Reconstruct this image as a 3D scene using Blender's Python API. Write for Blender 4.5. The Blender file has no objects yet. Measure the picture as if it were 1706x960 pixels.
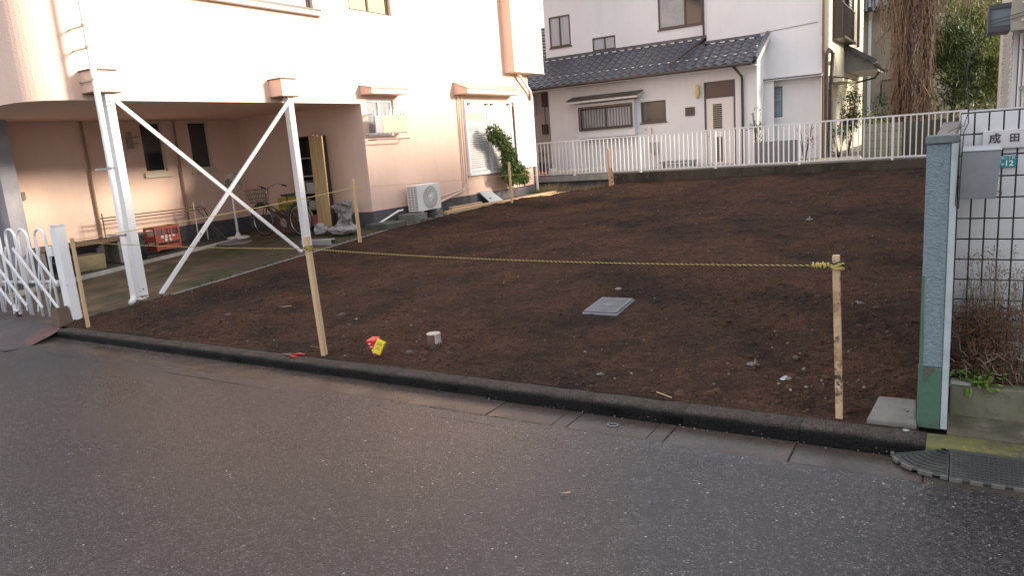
import bpy, bmesh, math, random
from math import radians, sin, cos, pi, sqrt, atan2
from mathutils import Vector, Matrix, noise
random.seed(7)
S = bpy.context.scene
COL = S.collection

# ------------------------------------------------------------------ camera
cam_d = bpy.data.cameras.new('camera'); cam = bpy.data.objects.new('camera', cam_d); COL.objects.link(cam)
yaw, pit, rol = -0.56110267, 0.19390855, 0.07702415
fwd = Vector((sin(yaw)*cos(pit), cos(yaw)*cos(pit), -sin(pit)))
r0 = Vector((cos(yaw), -sin(yaw), 0)); d0 = fwd.cross(r0)
rr = r0*cos(rol) + d0*sin(rol); dd = -r0*sin(rol) + d0*cos(rol)
m = Matrix((( rr.x, -dd.x, -fwd.x), (rr.y, -dd.y, -fwd.y), (rr.z, -dd.z, -fwd.z)))
cam.matrix_world = Matrix.Translation((0, 0, 1.8)) @ m.to_4x4()
cam_d.sensor_width = 36; cam_d.lens = 1202.99/1706*36; cam_d.clip_end = 2000; cam_d.clip_start = 0.05
S.camera = cam
S.render.resolution_x, S.render.resolution_y = 1024, 577

# ------------------------------------------------------------------ sky and sun
SUN_EL, SUN_AZ = radians(15), radians(24)      # azimuth measured from +X towards +Y
W = bpy.data.worlds.new('World'); S.world = W; W.use_nodes = True
nt = W.node_tree; nt.nodes.clear()
out = nt.nodes.new('ShaderNodeOutputWorld'); bg = nt.nodes.new('ShaderNodeBackground')
sky = nt.nodes.new('ShaderNodeTexSky'); sky.sky_type = 'NISHITA'; sky.sun_disc = False
sky.sun_elevation = SUN_EL; sky.sun_rotation = radians(90) - SUN_AZ
sky.dust_density = 3.0; sky.air_density = 1.0; sky.ozone_density = 1.0
mx = nt.nodes.new('ShaderNodeMix'); mx.data_type = 'RGBA'
tc = nt.nodes.new('ShaderNodeTexCoord'); nz = nt.nodes.new('ShaderNodeTexNoise')
nz.inputs['Scale'].default_value = 2.2; nz.inputs['Detail'].default_value = 5
cr = nt.nodes.new('ShaderNodeValToRGB'); cr.color_ramp.elements[0].position = .25; cr.color_ramp.elements[1].position = .6
cr.color_ramp.elements[0].color = (.55, .55, .55, 1); cr.color_ramp.elements[1].color = (.95, .95, .95, 1)
nt.links.new(tc.outputs['Generated'], nz.inputs['Vector']); nt.links.new(nz.outputs['Fac'], cr.inputs[0])
nt.links.new(cr.outputs[0], mx.inputs['Factor']); nt.links.new(sky.outputs[0], mx.inputs['A'])
mx.inputs['B'].default_value = (7.6, 7.7, 8.3, 1)   # thin bright cloud over the sky
nt.links.new(mx.outputs['Result'], bg.inputs[0]); bg.inputs[1].default_value = 0.10
nt.links.new(bg.outputs[0], out.inputs[0])
sd = bpy.data.lights.new('sun', 'SUN'); sd.energy = 4.7; sd.angle = radians(12); sd.color = (1, .88, .72)
so = bpy.data.objects.new('sun', sd); COL.objects.link(so)
sdir = Vector((cos(SUN_EL)*cos(SUN_AZ), cos(SUN_EL)*sin(SUN_AZ), sin(SUN_EL)))
so.rotation_euler = sdir.to_track_quat('Z', 'Y').to_euler(); so.location = sdir*40
vs = S.view_settings; vs.view_transform = 'Standard'; vs.look = 'None'; vs.gamma = 1; vs.use_curve_mapping = False
vs.exposure = 1.02

# ------------------------------------------------------------------ materials
def M(name, col, rough=.7, var=None, bump=None, metal=0, spec=.5, spots=None, rvar=None, trans=None, stretch=None, waves=None, var2=None, cells=None, streak=None, grime=None):
    """var=(scale, colour2, low, high): noise mix; spots=(scale, thresh, colour): small flecks; bump=(scale, strength, dist)"""
    mt = bpy.data.materials.new(name); mt.use_nodes = True
    n = mt.node_tree.nodes; L = mt.node_tree.links; b = n['Principled BSDF']
    b.inputs['Roughness'].default_value = rough; b.inputs['Metallic'].default_value = metal
    b.inputs['Specular IOR Level'].default_value = spec
    tcn = n.new('ShaderNodeTexCoord'); vec = tcn.outputs['Object']
    if stretch:
        mp = n.new('ShaderNodeMapping'); mp.inputs['Scale'].default_value = stretch
        L.new(vec, mp.inputs[0]); vec = mp.outputs[0]
    c = n.new('ShaderNodeRGB'); c.outputs[0].default_value = (*col, 1); cur = c.outputs[0]
    for v in (var, var2):
        if not v: continue
        t = n.new('ShaderNodeTexNoise'); t.inputs['Scale'].default_value = v[0]; t.inputs['Detail'].default_value = 6
        t.inputs['Roughness'].default_value = .65; L.new(vec, t.inputs['Vector'])
        r = n.new('ShaderNodeMapRange'); r.inputs['From Min'].default_value = v[2]; r.inputs['From Max'].default_value = v[3]
        L.new(t.outputs['Fac'], r.inputs['Value'])
        x = n.new('ShaderNodeMix'); x.data_type = 'RGBA'; L.new(r.outputs[0], x.inputs['Factor'])
        L.new(cur, x.inputs['A']); x.inputs['B'].default_value = (*v[1], 1); cur = x.outputs['Result']
    if streak:
        mp = n.new('ShaderNodeMapping'); mp.inputs['Scale'].default_value = (5, 5, .35); L.new(tcn.outputs['Object'], mp.inputs[0])
        t = n.new('ShaderNodeTexNoise'); t.inputs['Scale'].default_value = 1.3; t.inputs['Detail'].default_value = 5; L.new(mp.outputs[0], t.inputs['Vector'])
        r = n.new('ShaderNodeMapRange'); r.inputs['From Min'].default_value = .5; r.inputs['From Max'].default_value = .8; r.inputs['To Max'].default_value = .28; L.new(t.outputs['Fac'], r.inputs['Value'])
        x = n.new('ShaderNodeMix'); x.data_type = 'RGBA'; L.new(r.outputs[0], x.inputs['Factor'])
        L.new(cur, x.inputs['A']); x.inputs['B'].default_value = (*streak, 1); cur = x.outputs['Result']
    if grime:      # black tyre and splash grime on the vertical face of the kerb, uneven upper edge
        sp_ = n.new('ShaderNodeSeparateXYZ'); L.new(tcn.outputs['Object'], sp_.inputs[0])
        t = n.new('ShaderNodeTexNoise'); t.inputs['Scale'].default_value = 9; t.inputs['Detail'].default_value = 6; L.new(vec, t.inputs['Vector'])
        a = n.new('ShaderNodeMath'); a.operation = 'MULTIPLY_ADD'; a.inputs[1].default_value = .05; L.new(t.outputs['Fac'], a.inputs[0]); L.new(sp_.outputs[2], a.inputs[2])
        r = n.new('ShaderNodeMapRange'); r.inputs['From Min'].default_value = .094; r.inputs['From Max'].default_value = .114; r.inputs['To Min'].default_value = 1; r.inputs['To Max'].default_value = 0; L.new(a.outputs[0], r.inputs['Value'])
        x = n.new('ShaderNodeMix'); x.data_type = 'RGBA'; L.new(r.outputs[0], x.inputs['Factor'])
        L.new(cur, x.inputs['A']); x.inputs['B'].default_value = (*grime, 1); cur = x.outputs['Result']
    for cl_ in (cells or []):
        t = n.new('ShaderNodeTexVoronoi'); t.inputs['Scale'].default_value = cl_[0]; L.new(vec, t.inputs['Vector'])
        sx = n.new('ShaderNodeSeparateColor'); L.new(t.outputs['Color'], sx.inputs[0])
        r = n.new('ShaderNodeMapRange'); r.inputs['To Min'].default_value = cl_[1]; r.inputs['To Max'].default_value = cl_[2]; L.new(sx.outputs[0], r.inputs['Value'])
        x = n.new('ShaderNodeVectorMath'); x.operation = 'SCALE'; L.new(cur, x.inputs[0]); L.new(r.outputs[0], x.inputs['Scale']); cur = x.outputs[0]
    if spots:
        for sp in (spots if isinstance(spots, list) else [spots]):
            t = n.new('ShaderNodeTexVoronoi'); t.inputs['Scale'].default_value = sp[0]; L.new(vec, t.inputs['Vector'])
            sx = n.new('ShaderNodeSeparateColor'); L.new(t.outputs['Color'], sx.inputs[0])
            a = n.new('ShaderNodeMath'); a.operation = 'GREATER_THAN'; a.inputs[1].default_value = sp[1]; L.new(sx.outputs[0], a.inputs[0])
            d = n.new('ShaderNodeMath'); d.operation = 'LESS_THAN'; d.inputs[1].default_value = sp[3] if len(sp) > 3 else .35; L.new(t.outputs['Distance'], d.inputs[0])
            mu = n.new('ShaderNodeMath'); mu.operation = 'MULTIPLY'; L.new(a.outputs[0], mu.inputs[0]); L.new(d.outputs[0], mu.inputs[1])
            x = n.new('ShaderNodeMix'); x.data_type = 'RGBA'; L.new(mu.outputs[0], x.inputs['Factor'])
            L.new(cur, x.inputs['A']); x.inputs['B'].default_value = (*sp[2], 1); cur = x.outputs['Result']
    L.new(cur, b.inputs['Base Color'])
    if rvar:
        t = n.new('ShaderNodeTexNoise'); t.inputs['Scale'].default_value = rvar[0]; t.inputs['Detail'].default_value = 4; L.new(vec, t.inputs['Vector'])
        r = n.new('ShaderNodeMapRange'); r.inputs['From Min'].default_value = .35; r.inputs['From Max'].default_value = .65
        r.inputs['To Min'].default_value = rvar[1]; r.inputs['To Max'].default_value = rvar[2]
        L.new(t.outputs['Fac'], r.inputs['Value']); L.new(r.outputs[0], b.inputs['Roughness'])
    if bump:
        t = n.new('ShaderNodeTexNoise'); t.inputs['Scale'].default_value = bump[0]; t.inputs['Detail'].default_value = 5
        t.inputs['Roughness'].default_value = .6; L.new(vec, t.inputs['Vector'])
        bp = n.new('ShaderNodeBump'); bp.inputs['Strength'].default_value = bump[1]; bp.inputs['Distance'].default_value = bump[2] if len(bump) > 2 else .01
        L.new(t.outputs['Fac'], bp.inputs['Height']); L.new(bp.outputs[0], b.inputs['Normal'])
    if trans: b.inputs['Transmission Weight'].default_value = trans
    return mt

pink = M('pink_stucco', (.78, .565, .46), .85, var=(.8, (.73, .515, .41), .4, .75), bump=(45, .45, .012), streak=(.62, .46, .39))
pink_in = pink
plinth_m = M('dark_plinth_paint', (.085, .08, .095), .8, var=(3, (.16, .15, .14), .5, .8), bump=(30, .4))
white_paint = M('white_gloss_paint', (.80, .80, .82), .35, var=(6, (.66, .64, .60), .6, .85))
white_worn = M('worn_white_paint', (.78, .78, .78), .4, var=(12, (.40, .28, .18), .62, .74), bump=(30, .1))
white_pipe = M('white_plastic_pipe', (.76, .75, .73), .4, var=(4, (.6, .57, .52), .5, .8))
white_slat = M('white_louvre_paint', (.74, .73, .72), .45)
trim_beige = M('beige_window_frame', (.58, .50, .38), .5, var=(5, (.45, .37, .27), .5, .8))
house_white = M('white_house_stucco', (.77, .765, .775), .9, streak=(.62, .60, .59), var=(.7, (.71, .70, .71), .4, .75), bump=(60, .25, .008))
house_side = M('sunlit_cream_stucco', (.66, .60, .47), .9, streak=(.42, .38, .28), var=(.9, (.56, .50, .38), .4, .8), bump=(60, .25, .008))  # warm sunlight on the white house's side put into this cream colour
roof_m = M('grey_glazed_roof_tile', (.055, .062, .08), .33, var=(3, (.12, .12, .13), .45, .8), bump=(20, .15))
roof_mortar = M('white_roof_mortar', (.62, .60, .58), .8, var=(6, (.4, .38, .36), .5, .8))
brown_metal = M('dark_brown_metal', (.045, .032, .03), .4, var=(4, (.08, .06, .055), .5, .8))
bronze = M('bronze_window_frame', (.085, .07, .062), .4, metal=.3)
glass_dark = M('dark_window_glass', (.03, .035, .04), .08, spec=.8)
glass_pale = M('pale_frosted_glass', (.36, .37, .38), .2, var=(2, (.25, .26, .28), .4, .7))
curtain_m = M('grey_white_curtain', (.52, .52, .54), .8, stretch=(14, 14, .4), var=(2, (.34, .34, .37), .4, .65))
amber_m = M('amber_lamp_glass', (.62, .48, .2), .4)
asph = M('wet_asphalt', (.022, .0215, .026), .35, spec=.5, var=(.5, (.036, .031, .031), .40, .60), bump=(120, .6, .006), var2=(55, (.012, .0115, .013), .50, .70),
         spots=[(75, .82, (.12, .115, .112), .40), (30, .94, (.36, .34, .32), .17), (95, .80, (.008, .008, .009), .5)], rvar=(.38, .17, .40), cells=[(110, .40, 1.8), (60, .65, 1.4)])
apron_m = M('worn_red_grey_paving', (.060, .052, .056), .5, var=(1.4, (.10, .052, .046), .56, .72), bump=(90, .6, .006), var2=(40, (.04, .035, .035), .5, .7), rvar=(3, .35, .6))
conc_gutter = M('damp_gutter_concrete', (.062, .048, .041), .4, var=(1.3, (.032, .026, .024), .38, .62), bump=(80, .45, .005), var2=(5, (.088, .060, .045), .52, .75), rvar=(2, .22, .5), cells=[(110, .75, 1.25)])
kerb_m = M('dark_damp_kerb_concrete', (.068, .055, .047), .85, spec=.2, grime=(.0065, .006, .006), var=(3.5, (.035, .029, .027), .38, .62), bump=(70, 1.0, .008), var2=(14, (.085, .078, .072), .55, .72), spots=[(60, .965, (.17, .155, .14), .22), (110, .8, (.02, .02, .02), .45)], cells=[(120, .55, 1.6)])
kerb_moss = M('mossy_kerb_concrete', (.13, .125, .04), .8, var=(5, (.07, .06, .045), .42, .6), bump=(80, .7, .008), var2=(30, (.2, .19, .05), .55, .7))
soil_m = M('dark_loam_soil', (.058, .0305, .0195), .95, var=(.55, (.021, .0135, .0118), .44, .60), bump=(36, 1.0, .055), var2=(1.3, (.094, .045, .025), .44, .74),
           spots=[(75, .99, (.20, .17, .14), .18), (33, .92, (.095, .064, .046), .3), (50, .86, (.018, .012, .010), .42)], spec=.2, cells=[(80, .6, 1.4), (17, .8, 1.2)])
clod_m = M('soil_clod', (.074, .041, .027), .95, var=(.45, (.044, .026, .020), .42, .62), var2=(30, (.10, .062, .044), .5, .75), spec=.2)
peb_m = M('pale_pebble', (.26, .23, .20), .8, var=(2.3, (.09, .07, .055), .42, .58))
moss_floor = M('mossy_carport_concrete', (.105, .080, .054), .6, var=(1.0, (.042, .052, .018), .42, .58), bump=(50, .4, .008), var2=(2.6, (.075, .055, .04), .48, .68), rvar=(2, .4, .8))
conc = M('weathered_concrete', (.20, .19, .17), .8, var=(3, (.11, .105, .095), .4, .7), bump=(60, .5, .006))
conc_lt = M('pale_concrete', (.34, .33, .31), .8, var=(4, (.2, .19, .18), .45, .75), bump=(60, .4, .006))
conc_green = M('algae_stained_concrete', (.16, .15, .10), .75, var=(2.4, (.085, .092, .05), .38, .62), bump=(50, .5, .006), var2=(7, (.09, .07, .055), .5, .7))
blockwall_m = M('cream_block_wall', (.33, .32, .24), .85, var=(1.5, (.17, .18, .11), .4, .7), bump=(40, .5, .008))
pillar_m = M('blue_grey_rough_stucco', (.26, .325, .35), .85, var=(62, (.15, .195, .22), .38, .62), bump=(75, 1.0, .014), stretch=(.8, .8, 1.25), var2=(20, (.21, .27, .295), .4, .7))
pillar_trim = M('pale_blue_smooth_render', (.42, .47, .48), .7, var=(8, (.3, .34, .35), .45, .75), bump=(60, .2))
pillar_cap = M('dark_green_grey_cap', (.15, .18, .17), .7, var=(9, (.09, .11, .10), .45, .7), bump=(60, .4, .006))
pillar_green = M('green_base_paint', (.06, .135, .085), .6, var=(5, (.12, .16, .13), .5, .72), bump=(40, .3), var2=(2.5, (.04, .07, .045), .55, .7))
grout_m = M('dark_tile_grout', (.05, .046, .04), .9, bump=(60, .4))
tile_m = M('white_ceramic_tile', (.60, .60, .61), .3, var=(5, (.50, .49, .46), .5, .8))
steel_m = M('grey_mailbox_metal', (.25, .265, .275), .45, var=(3, (.19, .20, .21), .4, .7), metal=.25)
black_wire = M('black_wire', (.02, .02, .02), .5)
wood_lt = M('new_pale_timber', (.58, .42, .25), .75, stretch=(30, 30, 1.6), var=(1.2, (.50, .33, .17), .42, .68), bump=(3, .3))
wood_old = M('mud_stained_stake_timber', (.60, .43, .27), .75, var=(11, (.045, .028, .02), .50, .56), bump=(30, .3), var2=(5, (.40, .24, .13), .42, .62))
wood_dk = M('weathered_brown_timber', (.16, .10, .065), .8, stretch=(20, 20, 2), var=(2, (.09, .06, .04), .4, .7))
board_m = M('yellow_pine_board', (.52, .37, .19), .6, stretch=(35, 35, .8), var=(1, (.42, .26, .09), .45, .65))
rope_y = M('yellow_rope_strand', (.46, .36, .10), .8)
rope_k = M('black_rope_strand', (.025, .022, .02), .7)
string_m = M('yellow_string', (.62, .47, .2), .8)
ac_white = M('white_appliance_metal', (.78, .77, .74), .4)
ac_grey = M('grey_louvre_plastic', (.36, .35, .33), .5)
dark_m = M('dark_recess', (.02, .02, .022), .7)
rubber = M('grey_black_ramp_plastic', (.045, .047, .045), .5, spec=.35, var=(8, (.085, .085, .075), .5, .75), bump=(90, .4, .004))
lid_m = M('grey_plastic_lid', (.155, .17, .19), .4, var2=(7, (.07, .05, .04), .54, .70), var=(10, (.13, .145, .16), .45, .7))
red_m = M('red_plastic', (.62, .04, .03), .4, var=(8, (.42, .03, .03), .45, .7))
orange_red = M('red_crate_plastic', (.27, .038, .022), .55, var=(4, (.17, .03, .02), .45, .7))
yellow_m = M('yellow_plastic', (.72, .56, .02), .4, var=(8, (.55, .42, .02), .5, .8))
print_white = M('white_print', (.8, .8, .78), .6)
print_black = M('black_ink', (.03, .03, .04), .6)
print_olive = M('dark_yellow_print', (.25, .2, .02), .6)
marble = M('white_marble_plate', (.60, .57, .58), .35, var=(9, (.42, .36, .38), .5, .75))
teal = M('teal_enamel', (.02, .24, .27), .35)
black_m = M('black_rubber', (.018, .018, .02), .6)
chrome = M('dull_chrome', (.36, .36, .36), .3, metal=.8)
olive_m = M('dark_olive_paint', (.09, .085, .06), .45)
bag_m = M('grey_plastic_sack', (.40, .38, .37), .45, var=(6, (.26, .24, .24), .4, .7), bump=(9, .8, .03))
maroon = M('maroon_cardboard', (.13, .06, .055), .8)
leaf = {}
def leafmat(name, a, b, s=3):
    leaf[name] = M(name, a, .55, var=(s, b, .38, .64))
leafmat('glossy_green_leaf', (.055, .10, .022), (.11, .15, .03), 7)
leafmat('dark_green_leaf', (.048, .080, .024), (.085, .115, .035), 2)
leafmat('mid_green_leaf', (.085, .125, .030), (.19, .20, .045), 1.3)
leafmat('yellow_green_leaf', (.13, .18, .035), (.25, .26, .05), 1.5)
leafmat('fresh_green_leaf', (.09, .19, .03), (.17, .25, .05), 12)
leafmat('olive_leaf', (.13, .12, .05), (.19, .12, .07), 9)
leafmat('dry_straw', (.30, .225, .12), (.17, .11, .06), 5)
leafmat('brown_dry_vine', (.11, .065, .045), (.30, .20, .135), 9)
leafmat('dead_brown_stem', (.19, .095, .05), (.085, .05, .035), 14)
leafmat('pale_dead_twig', (.30, .25, .20), (.17, .13, .1), 14)
bark_m = M('dark_bark', (.05, .036, .03), .9, bump=(14, .8, .03), var=(4, (.10, .075, .06), .45, .7))

# ------------------------------------------------------------------ helpers
class MB:
    def __init__(s): s.v = []; s.f = []; s.mi = []; s.cur = 0
    def quad(s, *p):
        n = len(s.v); s.v += [tuple(q) for q in p]; s.f.append(tuple(range(n, n+len(p)))); s.mi.append(s.cur); return s
    def box(s, x0, x1, y0, y1, z0, z1):
        n = len(s.v)
        s.v += [(x, y, z) for z in (z0, z1) for x, y in ((x0, y0), (x1, y0), (x1, y1), (x0, y1))]
        for f in ((3, 2, 1, 0), (4, 5, 6, 7), (0, 1, 5, 4), (1, 2, 6, 5), (2, 3, 7, 6), (3, 0, 4, 7)):
            s.f.append(tuple(n+i for i in f)); s.mi.append(s.cur)
        return s
    def prism(s, base, top):
        """base/top: lists of 3D points of equal length, counter-clockwise seen from the top"""
        n = len(s.v); k = len(base); s.v += [tuple(p) for p in base] + [tuple(p) for p in top]
        s.f.append(tuple(n+i for i in range(k-1, -1, -1))); s.mi.append(s.cur)
        s.f.append(tuple(n+k+i for i in range(k))); s.mi.append(s.cur)
        for i in range(k):
            j = (i+1) % k; s.f.append((n+i, n+j, n+k+j, n+k+i)); s.mi.append(s.cur)
        return s
    def tube(s, pts, r, k=6, cap=True):
        pts = [Vector(p) for p in pts]; n0 = len(s.v); N = len(pts)
        rs = r if isinstance(r, (list, tuple)) else [r]*N
        up = None
        for i, p in enumerate(pts):
            t = (pts[min(i+1, N-1)] - pts[max(i-1, 0)])
            if t.length < 1e-9: t = Vector((0, 0, 1))
            t.normalize()
            if up is None:
                up = Vector((0, 0, 1)) if abs(t.z) < .9 else Vector((1, 0, 0))
            a = up - t*up.dot(t)
            if a.length < 1e-6: a = t.orthogonal()
            a.normalize(); b = t.cross(a); up = a
            for j in range(k):
                q = 2*pi*(j+.5)/k; s.v.append(tuple(p + (a*cos(q) + b*sin(q))*rs[i]))
        for i in range(N-1):
            for j in range(k):
                j2 = (j+1) % k
                s.f.append((n0+i*k+j, n0+i*k+j2, n0+(i+1)*k+j2, n0+(i+1)*k+j)); s.mi.append(s.cur)
        if cap:
            s.f.append(tuple(n0+j for j in range(k-1, -1, -1))); s.mi.append(s.cur)
            s.f.append(tuple(n0+(N-1)*k+j for j in range(k))); s.mi.append(s.cur)
        return s
    def bar(s, a, b, w, t, side=(0, 0, 1)):
        """rectangular bar from a to b, width w along 'side', thickness t"""
        a = Vector(a); b = Vector(b); d = (b-a).normalized(); u = Vector(side); u = (u - d*u.dot(d)).normalized(); n = d.cross(u)
        q = [u*w/2*i + n*t/2*j for i, j in ((-1, -1), (1, -1), (1, 1), (-1, 1))]
        return s.prism([a+k for k in q], [b+k for k in q])
    def lathe(s, c, prof, k=16, axis='z'):
        n0 = len(s.v); c = Vector(c)
        for r, h in prof:
            for j in range(k):
                q = 2*pi*j/k; x, y = r*cos(q), r*sin(q)
                o = {'z': (x, y, h), 'x': (h, x, y), 'y': (y, h, x)}[axis]
                s.v.append(tuple(c + Vector(o)))
        for i in range(len(prof)-1):
            for j in range(k):
                j2 = (j+1) % k; s.f.append((n0+i*k+j, n0+i*k+j2, n0+(i+1)*k+j2, n0+(i+1)*k+j)); s.mi.append(s.cur)
        s.f.append(tuple(n0+j for j in range(k-1, -1, -1))); s.mi.append(s.cur)
        s.f.append(tuple(n0+(len(prof)-1)*k+j for j in range(k))); s.mi.append(s.cur)
        return s
    def mesh(s, name, mats, origin=(0, 0, 0), bevel=0, smooth=False):
        me = bpy.data.meshes.new(name); o = Vector(origin)
        me.from_pydata([tuple(Vector(p)-o) for p in s.v], [], s.f); 
        for mm in (mats if isinstance(mats, list) else [mats]): me.materials.append(mm)
        if isinstance(mats, list): me.polygons.foreach_set('material_index', s.mi)
        if bevel:
            bm = bmesh.new(); bm.from_mesh(me); bmesh.ops.remove_doubles(bm, verts=bm.verts, dist=1e-5)
            bmesh.ops.recalc_face_normals(bm, faces=bm.faces)
            es = [e for e in bm.edges if len(e.link_faces) == 2 and e.calc_face_angle(0) > .5]
            bmesh.ops.bevel(bm, geom=es, offset=bevel, segments=1 if bevel < .006 else 2, affect='EDGES', profile=.5)
            bm.to_mesh(me); bm.free()
        if smooth: me.polygons.foreach_set('use_smooth', [True]*len(me.polygons))
        me.update(); return me

WL = {}
def wloc(o): return WL[o.name]
def put(name, me, loc, parent=None, rot=None):
    o = bpy.data.objects.new(name, me); COL.objects.link(o)
    WL[o.name] = Vector(loc)
    if parent is not None:
        o.parent = parent; o.location = Vector(loc) - WL[parent.name]
    else: o.location = loc
    if rot: o.rotation_euler = rot
    return o
def ob(name, mb, mats, parent=None, loc=None, bevel=0, smooth=False, kind=None, label=None):
    if loc is None:
        if parent is not None: loc = WL[parent.name]
        else:
            xs = [p[0] for p in mb.v]; ys = [p[1] for p in mb.v]; zs = [p[2] for p in mb.v]
            loc = ((min(xs)+max(xs))/2, (min(ys)+max(ys))/2, min(zs))
    o = put(name, mb.mesh(name, mats, loc, bevel, smooth), loc, parent)
    if kind: o['kind'] = kind
    if label: o['label'] = label
    return o
def tag(o, label, cat, group=None):
    o['label'] = label; o['category'] = cat
    if group: o['group'] = group
    return o
def root(name, label, cat, loc, group=None):
    o = put(name, None, loc); return tag(o, label, cat, group)
def struct(name, mb, mats, parent=None, **k):
    o = ob(name, mb, mats, parent, **k)
    if parent is None: o['kind'] = 'structure'
    return o
def sroot(name, loc=(0, 0, 0)):
    o = put(name, None, loc); o['kind'] = 'structure'; return o
FONT = {}
def text(name, body, size, mat, origin, xdir, ydir, parent, depth=.0015, bold=0, stretch=1, label=None):
    """flat lettering: centre at origin, running along xdir, up along ydir, converted to mesh"""
    cu = bpy.data.curves.new('txt', 'FONT'); cu.body = body; cu.size = size; cu.align_x = 'CENTER'; cu.align_y = 'CENTER'
    cu.extrude = depth; cu.offset = bold; cu.resolution_u = 3
    t = bpy.data.objects.new('txt', cu); COL.objects.link(t)
    bpy.context.view_layer.update()
    me = bpy.data.meshes.new_from_object(t.evaluated_get(bpy.context.evaluated_depsgraph_get()))
    bpy.data.objects.remove(t)
    X = Vector(xdir).normalized(); Y = Vector(ydir).normalized(); Z = X.cross(Y)
    for v in me.vertices:
        c = v.co.copy(); v.co = X*c.x*stretch + Y*c.y + Z*c.z
    me.materials.clear(); me.materials.append(mat); me.name = name
    o = put(name, me, origin, parent)
    if label: o['label'] = label
    return o
def wall_x(mb, X, y0, y1, z0, z1, holes=(), depth=.1, sgn=1):
    """wall face in the plane x=X facing sgn*x with rectangular openings (y0,y1,z0,z1) and reveals"""
    _wall(mb, lambda a, z, d: (X - sgn*d, a, z), y0, y1, z0, z1, holes, depth, sgn > 0)
def wall_y(mb, Yp, x0, x1, z0, z1, holes=(), depth=.1, sgn=-1):
    _wall(mb, lambda a, z, d: (a, Yp - sgn*d, z), x0, x1, z0, z1, holes, depth, sgn < 0)
def _wall(mb, P, a0, a1, z0, z1, holes, depth, fl):
    A = sorted({a0, a1, *[h[0] for h in holes], *[h[1] for h in holes]}); A = [a for a in A if a0 <= a <= a1]
    Zs = sorted({z0, z1, *[h[2] for h in holes], *[h[3] for h in holes]}); Zs = [z for z in Zs if z0 <= z <= z1]
    for i in range(len(A)-1):
        for j in range(len(Zs)-1):
            ca, cz = (A[i]+A[i+1])/2, (Zs[j]+Zs[j+1])/2
            if any(h[0] < ca < h[1] and h[2] < cz < h[3] for h in holes): continue
            q = [P(A[i], Zs[j], 0), P(A[i+1], Zs[j], 0), P(A[i+1], Zs[j+1], 0), P(A[i], Zs[j+1], 0)]
            mb.quad(*(q if fl else q[::-1]))
    for h in holes:
        c = [(h[0], h[2]), (h[1], h[2]), (h[1], h[3]), (h[0], h[3])]
        for i in range(4):
            p, q = c[i], c[(i+1) % 4]
            mb.quad(P(*p, 0), P(*p, depth), P(*q, depth), P(*q, 0))
R = random.Random(11)

# ------------------------------------------------------------------ heights of the ground
def sm(a, b, x):
    t = min(1, max(0, (x-a)/(b-a))); return t*t*(3-2*t)
def g_lot(x, y):
    z = .095 + (y-4.3)*.0290 + .010*(x+5)*(y-4.3)/14
    z += .10*sm(-8.4, -9.3, x)*sm(7, 10, y)*(1-sm(15, 17.5, y))
    z += .02*sm(4.3, 4.9, y) + .085*sm(15.5, 18.3, y)*sm(-8.8, -7.3, x)
    return z
def g_car(x, y): return .03 + .02*sm(4.2, 4.9, y) + max(0, y-5.2)*.062

# ------------------------------------------------------------------ the setting
mb = MB(); mb.quad((-400, -400, -.08), (400, -400, -.08), (400, 600, -.08), (-400, 600, -.08))
struct('ground', mb, M('far_ground', (.10, .09, .075), .9, var=(.3, (.06, .07, .04), .4, .7)), loc=(0, 0, -.08))
# road sheet with a shallow uneven surface
mb = MB(); nx, ny = 130, 50
for j in range(ny+1):
    for i in range(nx+1):
        x = -30+45*i/nx; y = -5 + 8.86*j/ny
        mb.v.append((x, y, .008*noise.noise(Vector((x*.7, y*.7, 3))) - .008*(1-sm(3.2, 3.8, y))))
for j in range(ny):
    for i in range(nx):
        a = j*(nx+1)+i; mb.f.append((a, a+1, a+nx+2, a+nx+1)); mb.mi.append(0)
struct('road', mb, asph, loc=(0, 0, 0), smooth=True)
mb = MB(); mb.box(-120, 120, -5.6, -5.0, -.2, .1)
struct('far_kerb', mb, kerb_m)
mb = MB(); mb.box(-120, -30, -5, 3.86, -.2, -.006); mb.box(15, 120, -5, 3.86, -.2, -.006)
struct('road_end', mb, asph)
mb = MB(); mb.box(-120, 120, -60, -5.6, -.2, .06)
struct('pavement', mb, conc)
# gutter slabs
gr = sroot('gutter', (-3, 3.99, -.1))
mb = MB(); mb.box(-8.95, 8, 3.84, 4.16, -.1, -.009); struct('gutter_bed', mb, dark_m, gr)
js = [-8.9, -8.3, -7.7, -7.1, -6.5, -5.9, -5.3, -4.7, -4.1, -3.42, -2.72, -2.21, -2.10, -1.56, -1.45, -.74, -.10, .52, 1.1, 1.7, 2.3, 2.9, 3.5]
for a, b in zip(js, js[1:]):
    mb = MB(); g = .0008 if a < -2.8 else .0020
    tilt = R.uniform(-.0025, .0025)
    mb.box(a+g, b-g, 3.83, 4.135, -.06, .0+tilt)
    ob('gutter_slab', mb, conc_gutter, gr, loc=((a+b)/2, 3.99, -.06), bevel=.004)
mb = MB()
for t in range(16):
    q = 2*pi*t/16; q2 = 2*pi*(t+1)/16
    mb.bar((-1.83+.035*cos(q), 3.99+.022*sin(q), .004), (-1.83+.035*cos(q2), 3.99+.022*sin(q2), .004), .006, .006)
ob('lifting_ring', mb, chrome, gr)
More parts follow.
